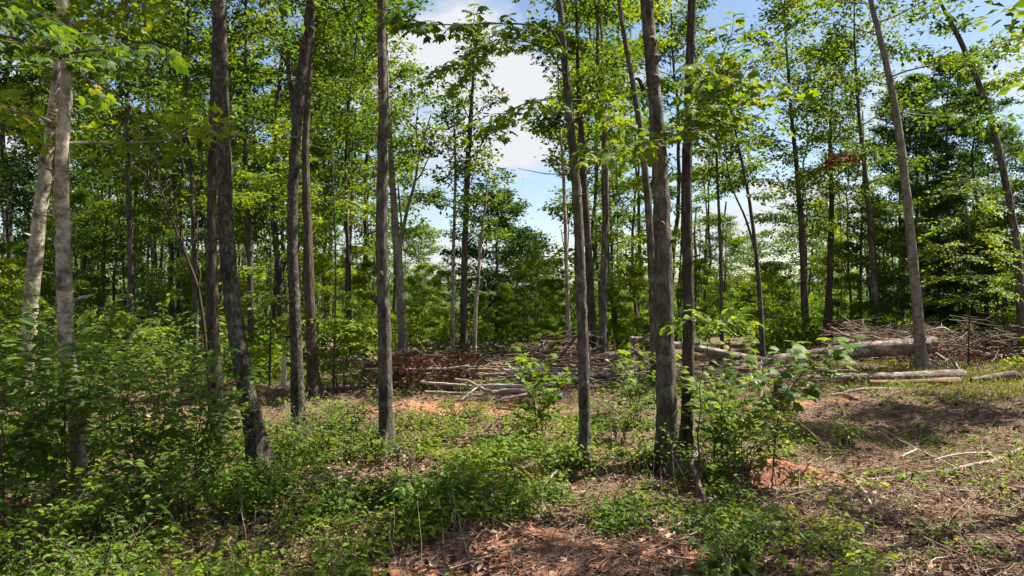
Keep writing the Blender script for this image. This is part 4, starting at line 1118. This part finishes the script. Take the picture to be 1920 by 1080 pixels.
B = [   # label, line, w0, w1, material, twigs
    ('crooked pale branch sweeping down across the left half of the brush pile', [(853, 711, 17.6), (880, 718, 17.3), (905, 730, 17.0), (935, 734, 16.9), (1005, 729, 17)], 3.5, 7, 'dead', 3),
    ('lowest pale branch along the front of the pile, ending in two twigs', [(797, 735, 16.9), (850, 737, 16.7), (890, 741, 16.5), (918, 746, 16.4)], 5, 3, 'dead', 3),
    ('thin pale branch just above the lowest branch of the pile', [(788, 716, 17.3), (830, 719, 17.2), (872, 722, 17.2)], 4, 3, 'dead', 2),
    ('pale branch ending at the leafy sapling, lower pile', [(880, 724, 17.2), (950, 720, 17.1), (1012, 722, 17)], 4, 6.5, 'dead', 2),
    ('short pale log piece left of the leafy sapling at the pile foot', [(935, 735, 16.7), (970, 730, 16.6), (1000, 731, 16.6)], 7, 8, 'dead', 0),
    ('arching dark branch over the top of the red leaves', [(780, 668, 18.5), (815, 669, 18.4), (838, 676, 18.3), (858, 688, 18.2)], 4, 3, 'dead_dark', 4),
    ('long grey branch lying on the red leaves', [(735, 690, 18.2), (775, 694, 18), (830, 693, 17.9), (880, 688, 17.9)], 3, 3.5, 'dead', 4),
    ('grey branch bridging the red leaves and the pale pole', [(880, 684, 18.5), (925, 694, 18.3), (975, 693, 18.2), (1030, 696, 18.2)], 3, 5, 'dead', 3),
    ('upper pale branch of the pile left of the slender middle trunk', [(960, 692, 18.6), (1020, 690, 18.6), (1090, 694, 18.6)], 4, 6, 'dead', 3),
    ('thin stick leaning diagonally against the front of the pile', [(862, 754, 16.2), (878, 738, 16.4), (896, 724, 16.7)], 3, 2.5, 'dead', 0),
    ('bleached stick stretched over the clay before the pile', [(940, 748, 15.8), (975, 742, 16), (1000, 736, 16.2)], 4, 3, 'dead', 0),
    ('dark branch sticking up from the pile toward the slender middle trunk', [(1030, 690, 19), (1048, 668, 19), (1066, 644, 19), (1086, 618, 19)], 6, 3, 'dead_dark', 3),
    ('bare branch sticking up left of the tan trunk', [(985, 690, 19.2), (1005, 662, 19.2), (1027, 636, 19.2)], 4, 2.5, 'dead_dark', 4),
    ('fan of bare twigs on top of the pile behind the pale pole', [(1000, 695, 19.3), (1035, 680, 19.3), (1060, 660, 19.3)], 4, 2, 'dead', 9),
    ('dark limb rising right behind the small maple sapling', [(1165, 660, 19.5), (1195, 643, 19.5), (1225, 628, 19.5)], 5, 4, 'dead_dark', 2),
    ('pale stick crossing under the log end behind the maple sapling', [(1136, 676, 19.4), (1150, 684, 19.2), (1166, 690, 19)], 5, 4, 'dead', 1),
    ('dark crossed stick in the pile behind the maple sapling', [(1146, 684, 19.3), (1158, 668, 19.3), (1170, 655, 19.3)], 4, 3, 'dead_dark', 1),
    ('hooked pale branch arching over the sloping log', [(1368, 694, 19.6), (1380, 681, 19.6), (1400, 677, 19.8), (1411, 667, 20)], 5, 6, 'dead', 0),
    ('long pale branch on top of the right brush, curving up at its end', [(1558, 614, 24), (1592, 631, 24), (1650, 636, 24), (1692, 639, 24), (1724, 626, 24)], 3, 5, 'dead', 5),
    ('second pale branch of the right brush, under the curved one', [(1588, 640, 23.6), (1630, 643, 23.6), (1672, 647, 23.6)], 3, 4, 'dead', 5),
    ('bare branch dropping to the ground right of the leaning trunk', [(1738, 644, 23), (1752, 658, 22.5), (1774, 675, 22)], 4, 5, 'dead', 3),
    ('thin pale branch right of the leaning trunk, below the dropping branch', [(1738, 673, 22), (1762, 684, 21.5), (1788, 696, 21)], 4, 3, 'dead', 1),
    ('kinked twig standing over the broken log end', [(1772, 680, 21), (1784, 671, 21), (1796, 690, 20.6), (1815, 700, 20.2)], 3, 3, 'dead', 2),
    ('pale bent limb lying on the right bank', [(1778, 650, 24), (1806, 658, 23.8), (1840, 664, 23.4), (1895, 672, 23)], 5, 7, 'dead', 2),
    ('near of the two pale poles running out of the right edge', [(1868, 656, 24), (1895, 668, 23.6), (1935, 680, 23.2)], 6, 8, 'dead', 0),
    ('far of the two pale poles running out of the right edge', [(1872, 660, 25), (1905, 664, 24.8), (1945, 672, 24.6)], 5, 6, 'dead', 0),
    ('tangled twiggy bough on top of the right brush beside the leaning trunk', [(1735, 622, 24.5), (1770, 616, 24.5), (1790, 630, 24.5), (1810, 634, 24.5)], 4, 2, 'dead', 10),
    ('dry bough with many twigs in the middle of the right brush', [(1600, 655, 24.2), (1650, 652, 24.2), (1715, 650, 24.2)], 4, 3, 'dead_dark', 12),
    ('dark spreading bough at the back of the right brush', [(1560, 640, 25), (1620, 628, 25), (1700, 622, 25)], 4, 3, 'dead_dark', 12),
    ('long grey stick on the ground in front of the rotten log', [(1560, 741, 16.3), (1620, 744, 16.2), (1688, 745, 16.2)], 5, 5, 'dead', 1),
    ('thin stick on the ground beside the long grey stick, left', [(1560, 733, 16.8), (1600, 737, 16.6), (1645, 730, 16.8)], 4, 3, 'dead', 1),
    ('dark forked stick leaning into the shade band below the logs', [(1580, 735, 16.6), (1592, 748, 15.8), (1612, 764, 14.8)], 6, 5, 'dead_dark', 1),
    ('long bleached branch across the right foreground from the right edge', [(1945, 838, 10.8), (1880, 858, 10.4), (1812, 872, 10.0), (1764, 882, 9.7), (1690, 890, 9.5), (1612, 899, 9.2)], 9, 4, 'dead', 4),
    ('thin stick arching behind the long bleached branch', [(1752, 862, 10.4), (1800, 851, 10.6), (1858, 849, 10.7)], 3, 4, 'dead', 1),
    ('short stick crossing the long bleached branch near the right edge', [(1850, 846, 10.7), (1872, 862, 10.3), (1888, 872, 10)], 3, 5, 'dead', 0),
    ('stick pointing toward the viewer below the long bleached branch', [(1603, 898, 9.2), (1622, 925, 8.6), (1640, 962, 7.9)], 4, 6, 'dead', 0),
    ('brown stick lying across the red pit litter', [(1470, 868, 10), (1530, 890, 9.5), (1600, 900, 9.2)], 3, 4, 'dead', 2),
    ('thin curved twig rising from the shade band left of the seedling', [(1520, 800, 12.4), (1545, 818, 11.8), (1570, 840, 11.2)], 3, 3, 'dead', 1),
    ('short pale stick beside the upright seedling', [(1690, 856, 10.4), (1705, 850, 10.5), (1722, 844, 10.7)], 4, 5, 'dead', 0),
    ('pale stick at the top edge of the red pit', [(1420, 845, 10.7), (1450, 846, 10.7), (1486, 847, 10.7)], 4, 5, 'dead', 0),
    ('forked stick standing slanted in the shade, middle foreground', [(985, 948, 8.0), (1005, 925, 8.1), (1022, 908, 8.3), (1044, 884, 8.6)], 8, 4, 'dead', 1),
    ('small broken stick at the foot of the forked stick', [(998, 948, 8.0), (1001, 965, 7.8), (1003, 978, 7.7)], 5, 3, 'dead', 0),
    ('grey fallen branch arching over the shaded ground right of the thicket', [(418, 905, 8.6), (450, 925, 8.4), (484, 936, 8.3), (530, 937, 8.3), (575, 928, 8.5), (640, 898, 9)], 3, 5, 'dead', 6),
    ('thin grey branch in front of the scaly trunk foot', [(426, 878, 8.9), (480, 880, 8.9), (540, 890, 9.0), (615, 905, 9.0)], 3, 3, 'dead', 5),
    ('dead twiggy branch leaning at the grey trunk foot, left side', [(655, 905, 9), (690, 880, 9.5), (712, 850, 10.2)], 4, 3, 'dead', 5),
    ('short grey stick lying right of the grey trunk foot twigs', [(700, 868, 9.9), (725, 880, 9.6), (746, 888, 9.4)], 5, 3, 'dead', 1),
    ('dark bent branch lying in front of the leafy sapling', [(930, 765, 14.2), (990, 772, 13.8), (1040, 790, 13.1), (1085, 796, 12.8)], 4, 6, 'dead_dark', 2),
    ('grey stick in the weeds below the fallen branch', [(470, 1040, 7), (500, 1010, 7.2), (512, 970, 7.6)], 6, 5, 'dead', 0),
    ('long thin stick on the litter at lower right', [(1700, 1000, 7.1), (1780, 985, 7.3), (1850, 975, 7.5)], 3, 3, 'dead', 1),
    ('weathered stick near the bottom edge, right of the clay', [(1390, 1010, 6.9), (1440, 1018, 6.85), (1500, 1012, 6.9)], 3, 4, 'dead', 1),
]
for k, (lab, line, w0, w1, mt, tw) in enumerate(B):
    if k < 11: line = [(a, b, c - .75) for a, b, c in line]
    log('fallen_branch', lab, line, w0 * (1.3 if k < 32 else 1), w1 * (1.3 if k < 32 else 1), 'bleached' if mt == 'dead' and k < 44 else mt, 730 + k, cat='branch', sides=8, nring=22, cutmat='splinter', twigs=tw, rough=.08)
log('root', 'bleached curved root piece at the foot of the dark straight trunk', [(1312, 846, 8.6), (1302, 866, 8.4), (1312, 892, 8.3), (1322, 915, 8.2), (1334, 940, 8.1)], 8, 11, 'log', 790, cat='root', sides=10, rough=.15)
log('rotten_wood', 'weathered chunk of wood lying in the red pit', [(1448, 918, 8.9), (1475, 925, 8.8), (1500, 915, 8.9), (1516, 906, 9.0)], 12, 9, 'log', 791, cat='wood', sides=12, rough=.2)
log('snag', 'splintered pale snag leaning in the leaves right of the dark straight trunk', [(1406, 702, 12.8), (1420, 728, 12.6), (1432, 748, 12.4), (1446, 775, 12.2)], 6, 10, 'splinter', 792, cat='snag', sides=7, rough=.25)
log('tree_stump', 'short pale broken stump standing behind the straight dark trunk', [(530, 728, 17.6), (531, 700, 17.6), (531, 668, 17.6)], 11, 9, 'splinter', 793, cat='stump', sides=10, rough=.02, nring=8)
log('tree_stump', 'dark brown rotten stump behind the leafy tangle', [(1465, 775, 13.8), (1465, 752, 13.8), (1467, 728, 13.8)], 40, 30, 'brown', 794, cat='stump', sides=14, rough=.2, cutmat='rotten')

# loose fine brush filling the piles: nobody could count it
def brush(name, label, spots, mat, seed):
    rng = rg(seed)
    A = Acc()
    for (px0, px1, py0, py1, d0, d1, n, L, rr, ang) in spots:
        px = rng.uniform(px0, px1, n); d = rng.uniform(d0, d1, n); lump = .72 + .4 * np.abs(np.sin(px * .019 + seed) * np.cos(px * .0071 + 1.3 * seed)) ** .7; py = py1 - (py1 - py0) * (1 - rng.beta(1.4, 1.1, n)) * lump
        c = np.stack([at(a, b, q) for a, b, q in zip(px, py, d)])
        a = rng.normal(0, ang, n); dv = np.column_stack([np.cos(a), np.sin(a) * .6, rng.normal(0, .22, n)]); dv = nrm(dv)
        ln = (L * rng.uniform(.4, 1.3, n))[:, None]
        P = np.stack([c + dv * ln * (q / 4 - .5) for q in range(5)], 1)
        P[:, 1:] += np.cumsum(rng.normal(0, .03, (n, 4, 3)), 1)
        P[..., 2] = np.maximum(P[..., 2], gz(P[..., 0], P[..., 1]) + .01)
        r = rr * rng.uniform(.4, 1.3, n)
        V, Q = tubes(P, r[:, None] * np.linspace(1, .45, 5), 4); A.add(V, None, Q)
    tag(link(name, A.mesh(name, M[mat])), label, 'brush', kind='stuff')
brush('brush_pile', 'loose grey twigs and sticks filling the brush piles', [
    (700, 1110, 664, 745, 17.4, 19.5, 260, 1.6, .020, .3), (700, 900, 655, 735, 17.6, 19.5, 90, .9, .01, .9), (980, 1110, 625, 700, 18.8, 20, 130, .7, .009, 1.4),
    (1090, 1240, 660, 725, 17.5, 20.5, 160, 1.0, .014, .8), (1240, 1560, 680, 724, 18, 21, 260, 1.2, .016, .5), (1560, 1760, 600, 690, 23, 25.5, 300, 1.2, .013, .8),
    (1735, 1930, 604, 695, 22, 26, 300, 1.1, .012, .9)], 'dead', 801)
brush('brush_pile', 'twigs inside the brush piles, their shade put into darker wood', [  # shade inside the piles is painted as a darker wood colour
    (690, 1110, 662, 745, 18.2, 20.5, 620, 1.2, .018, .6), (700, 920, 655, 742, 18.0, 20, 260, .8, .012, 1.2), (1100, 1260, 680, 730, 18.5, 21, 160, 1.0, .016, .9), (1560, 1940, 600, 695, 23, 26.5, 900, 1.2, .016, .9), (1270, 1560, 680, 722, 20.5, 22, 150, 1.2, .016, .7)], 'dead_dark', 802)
def dry_leaves():
    rng = rg(803); A = Acc()
    for (px, py, sx, sy, d, n) in [(780, 678, 42, 8, 17.8, 520), (755, 702, 30, 12, 17.5, 520), (868, 680, 18, 10, 18.2, 260), (845, 706, 28, 10, 17.7, 200), (730, 718, 18, 10, 17.8, 120), (700, 725, 22, 10, 17.2, 80),
                                   (1740, 655, 30, 12, 23.5, 300), (1850, 668, 45, 10, 23, 260), (1030, 690, 30, 14, 19, 160)]:
        c = np.stack([at(a, b, q) for a, b, q in zip(rng.normal(px, sx, n), rng.normal(py, sy, n), rng.normal(d, .5, n))])
        c[:, 2] = np.maximum(c[:, 2], gz(c[:, 0], c[:, 1]) + .03)
        A.add(*leaves(CURL, c, rng.normal(0, 1, (n, 3)) - UP * .8, nrm(rng.normal(0, 1, (n, 3)) + UP * .5), rng.uniform(.07, .14, n)))
    tag(link('dry_leaves', A.mesh('dry_leaves', M['leaf_red'], False)), 'wilted red-brown leaves on the cut boughs of the brush piles', 'leaves', kind='stuff')
dry_leaves()

# ------------------------------------------------------------------ ground cover
def scatter(rng, n, px=(-80, 2000), d=(4.6, 22), power=1.6, keep=None):
    """random ground points, denser near the lens"""
    u = rng.uniform(0, 1, n * 5)
    dd = (d[0] ** (1 - power) + u * (d[1] ** (1 - power) - d[0] ** (1 - power))) ** (1 / (1 - power))
    x = (rng.uniform(px[0], px[1], n * 5) - 960) / F * dd
    y = dd
    if keep is not None:
        k = rng.uniform(0, 1, n * 5) < keep(x, y); x, y = x[k], y[k]
    x, y = x[:n], y[:n]
    return x, y, gz(x, y)

def patch(x, y, s=1.0, ph=0.0):
    return .5 + .5 * np.sin(1.3 * s * x + 1.1 * s * y + ph) * np.sin(1.7 * s * y - .8 * s * x + 2 * ph) + .25 * np.sin(4.1 * s * x + ph) * np.sin(3.7 * s * y - ph)

def litter():
    rng = rg(901); A = Acc()
    x, y, z = scatter(rng, 52000, keep=lambda x, y: np.clip(1 - .65 * clay_mask(x, y), .15, 1) * np.clip(patch(x, y, 2.2, 3.0) + .1, .15, 1))
    n = len(x)
    A.add(*leaves(CURL, np.column_stack([x, y, z + rng.uniform(.0, .025, n)]), np.column_stack([rng.normal(0, 1, (n, 2)), rng.normal(0, .18, n)]), nrm(UP + rng.normal(0, .5, (n, 3))), rng.uniform(.025, .06, n) * np.where(rng.uniform(0, 1, n) < .35, 1.9, 1)))
    tag(link('leaf_litter', A.mesh('leaf_litter', M['litter'], False)), 'brown dead leaves strewn over the clearing floor', 'leaf litter', kind='stuff')
    A = Acc()
    x, y, z = scatter(rng, 16000, keep=lambda x, y: np.clip(.35 + .25 * x, .2, 1))
    n = len(x); a = rng.uniform(0, 6.28, n); L = rng.uniform(.06, .38, n)
    dv = np.column_stack([np.cos(a), np.sin(a), rng.normal(.05, .18, n)]) * L[:, None]
    c = np.column_stack([x, y, z + .02])
    P = np.stack([c - dv * .5, c + rng.normal(0, .012, (n, 3)), c + dv * .5], 1)
    P[..., 2] = np.maximum(P[..., 2], gz(P[..., 0], P[..., 1]) + .006)
    V, Q = tubes(P, rng.uniform(.0018, .0055, n)[:, None] * np.array([1, .9, .5]), 3); A.add(V, None, Q)
    n = 620
    x, y, z = scatter(rng, n, d=(5.5, 22), power=1.0001, keep=lambda x, y: np.clip(.3 + .2 * x, .12, 1))
    n = len(x); a = rng.normal(0, .9, n); L = rng.uniform(.25, 1.3, n) ** 1.3
    dv = np.column_stack([np.cos(a), np.sin(a), rng.normal(.03, .12, n)]) * L[:, None]
    c = np.column_stack([x, y, z + .03])
    P = np.stack([c + dv * (q / 5 - .5) for q in range(6)], 1); P[:, 1:] += np.cumsum(rng.normal(0, .014, (n, 5, 3)), 1)
    P[..., 2] = np.maximum(P[..., 2], gz(P[..., 0], P[..., 1]) + .012)
    V, Q = tubes(P, rng.uniform(.004, .011, n)[:, None] * np.linspace(1, .4, 6), 5); A.add(V, None, Q)
    n = 1500
    x, y, z = scatter(rng, n, d=(5.2, 20), power=1.0001)
    n = len(x); hgt = rng.uniform(.12, .6, n)
    c = np.column_stack([x, y, z]); dv = np.column_stack([rng.normal(0, .4, (n, 2)), np.ones(n)]) * hgt[:, None]
    P = np.stack([c, c + dv * .5 + rng.normal(0, .02, (n, 3)), c + dv + np.column_stack([rng.normal(0, .08, (n, 2)), np.zeros(n)])], 1)
    V, Q = tubes(P, rng.uniform(.002, .0045, n)[:, None] * np.array([1, .8, .5]), 3); A.add(V, None, Q)
    tag(link('twig_litter', A.mesh('twig_litter', M['straw'])), 'thin dry twigs and straw scattered on the ground', 'twigs', kind='stuff')
litter()

def weeds():
    rng = rg(911); A = Acc()
    def keep(x, y):
        k = np.clip(patch(x, y, .9, 1.0) * 1.2 + patch(x, y, 2.9, .4) * 1.3 - .95, 0.03, 1) * np.clip((y - 3.5) / 5, .35, 1)
        right = np.clip((x - .22 * y - .3) / 2.0, 0, 1)
        k = k * (1 - .86 * right)
        k = k * np.clip(1 - 1.5 * clay_mask(x, y), 0, 1)
        k = np.where((y > 12.6) & (y < 17.2) & (x < 2.5), k * .08, k)
        return k
    x, y, z = scatter(rng, 5600, d=(4.6, 24), power=1.1, keep=keep)
    n = len(x)
    h = rng.uniform(.07, .34, n) * (.55 + .6 * patch(x, y, .5, 2.0)) * np.where(x < -1.2, 1.25, 1.0) * np.clip(1.1 - .1 * np.clip(x, 0, 9), .45, 1.1)
    lp = 17
    i = np.repeat(np.arange(n), lp)
    f = np.tile(np.linspace(.25, 1, lp), n)
    az = np.tile(np.arange(lp) * 2.4, n) + np.repeat(rng.uniform(0, 6.28, n), lp)
    rad = h[i] * rng.uniform(.15, .75, n * lp) * (1.25 - .5 * f)
    P = np.column_stack([x[i] + np.cos(az) * rad, y[i] + np.sin(az) * rad, z[i] + h[i] * f * rng.uniform(.6, 1.1, n * lp)])
    D = np.column_stack([np.cos(az), np.sin(az), rng.normal(-.05, .25, n * lp)])
    N = nrm(UP + rng.normal(0, .35, (n * lp, 3)))
    S = (rng.uniform(.03, .068, n) * np.where(rng.uniform(0, 1, n) < .15, 1.6, 1))[i] * rng.uniform(.7, 1.25, n * lp)
    A.add(*leaves(RHOMB, P, D, N, S), None, 0)
    # stalks
    P0 = np.column_stack([x, y, z]); tip = P0 + np.column_stack([rng.normal(0, .25, n) * h, rng.normal(0, .25, n) * h, h])
    V, Q = tubes(np.stack([P0, tip], 1), np.broadcast_to(np.array([.003, .0015]), (n, 2)), 3); A.add(V, None, Q, 0)
    x, y, z = scatter(rng, 1300, d=(5, 18), power=1.0001, keep=keep)
    n = len(x); lp = 9; i = np.repeat(np.arange(n), lp)
    az = np.tile(np.arange(lp) * 2.4, n) + np.repeat(rng.uniform(0, 6.28, n), lp)
    hh = rng.uniform(.08, .35, n)
    rad = rng.uniform(.02, .13, n * lp)
    P = np.column_stack([x[i] + np.cos(az) * rad, y[i] + np.sin(az) * rad, z[i] + hh[i] * rng.uniform(.5, 1.1, n * lp)])
    D = np.column_stack([np.cos(az), np.sin(az), rng.normal(-.15, .25, n * lp)])
    A.add(*leaves(OVAL, P, D, nrm(UP + rng.normal(0, .35, (n * lp, 3))), rng.uniform(.05, .12, n)[i] * rng.uniform(.7, 1.2, n * lp)), None, 0)
    tag(link('weeds', A.mesh('weeds', M['leaf_weed'], False)), 'low leafy weeds and seedlings covering the clearing floor', 'weeds', kind='stuff')
    # moss-green turf and grass blades
    A = Acc()
    def kg(x, y):
        bank = np.exp(-((x - 12.5) / 4) ** 2 - ((y - 18.5) / 3.5) ** 2)
        return np.clip(bank * 2.2 + .15 * np.clip(patch(x, y, .7, 4.0) - .35, 0, 1) + .25 * np.exp(-((x - 6.5) / 3) ** 2 - ((y - 11.0) / 1.3) ** 2), 0, 1) * np.clip(1 - clay_mask(x, y), 0, 1)
    x, y, z = scatter(rng, 22000, d=(4.8, 26), power=1.0001, px=(-80, 2100), keep=kg)
    n = len(x)
    A.add(*leaves((SLIM[0] * np.array([.4, 1, 1]), SLIM[1]), np.column_stack([x, y, z]), np.column_stack([rng.normal(0, .45, (n, 2)), np.ones(n)]), nrm(rng.normal(0, 1, (n, 3))), rng.uniform(.05, .12, n) * np.clip(y / 11, .8, 1.8)))
    tag(link('grass', A.mesh('grass', M['grass'], False)), 'short yellow-green grass and moss on the sunny ground', 'grass', kind='stuff')
weeds()
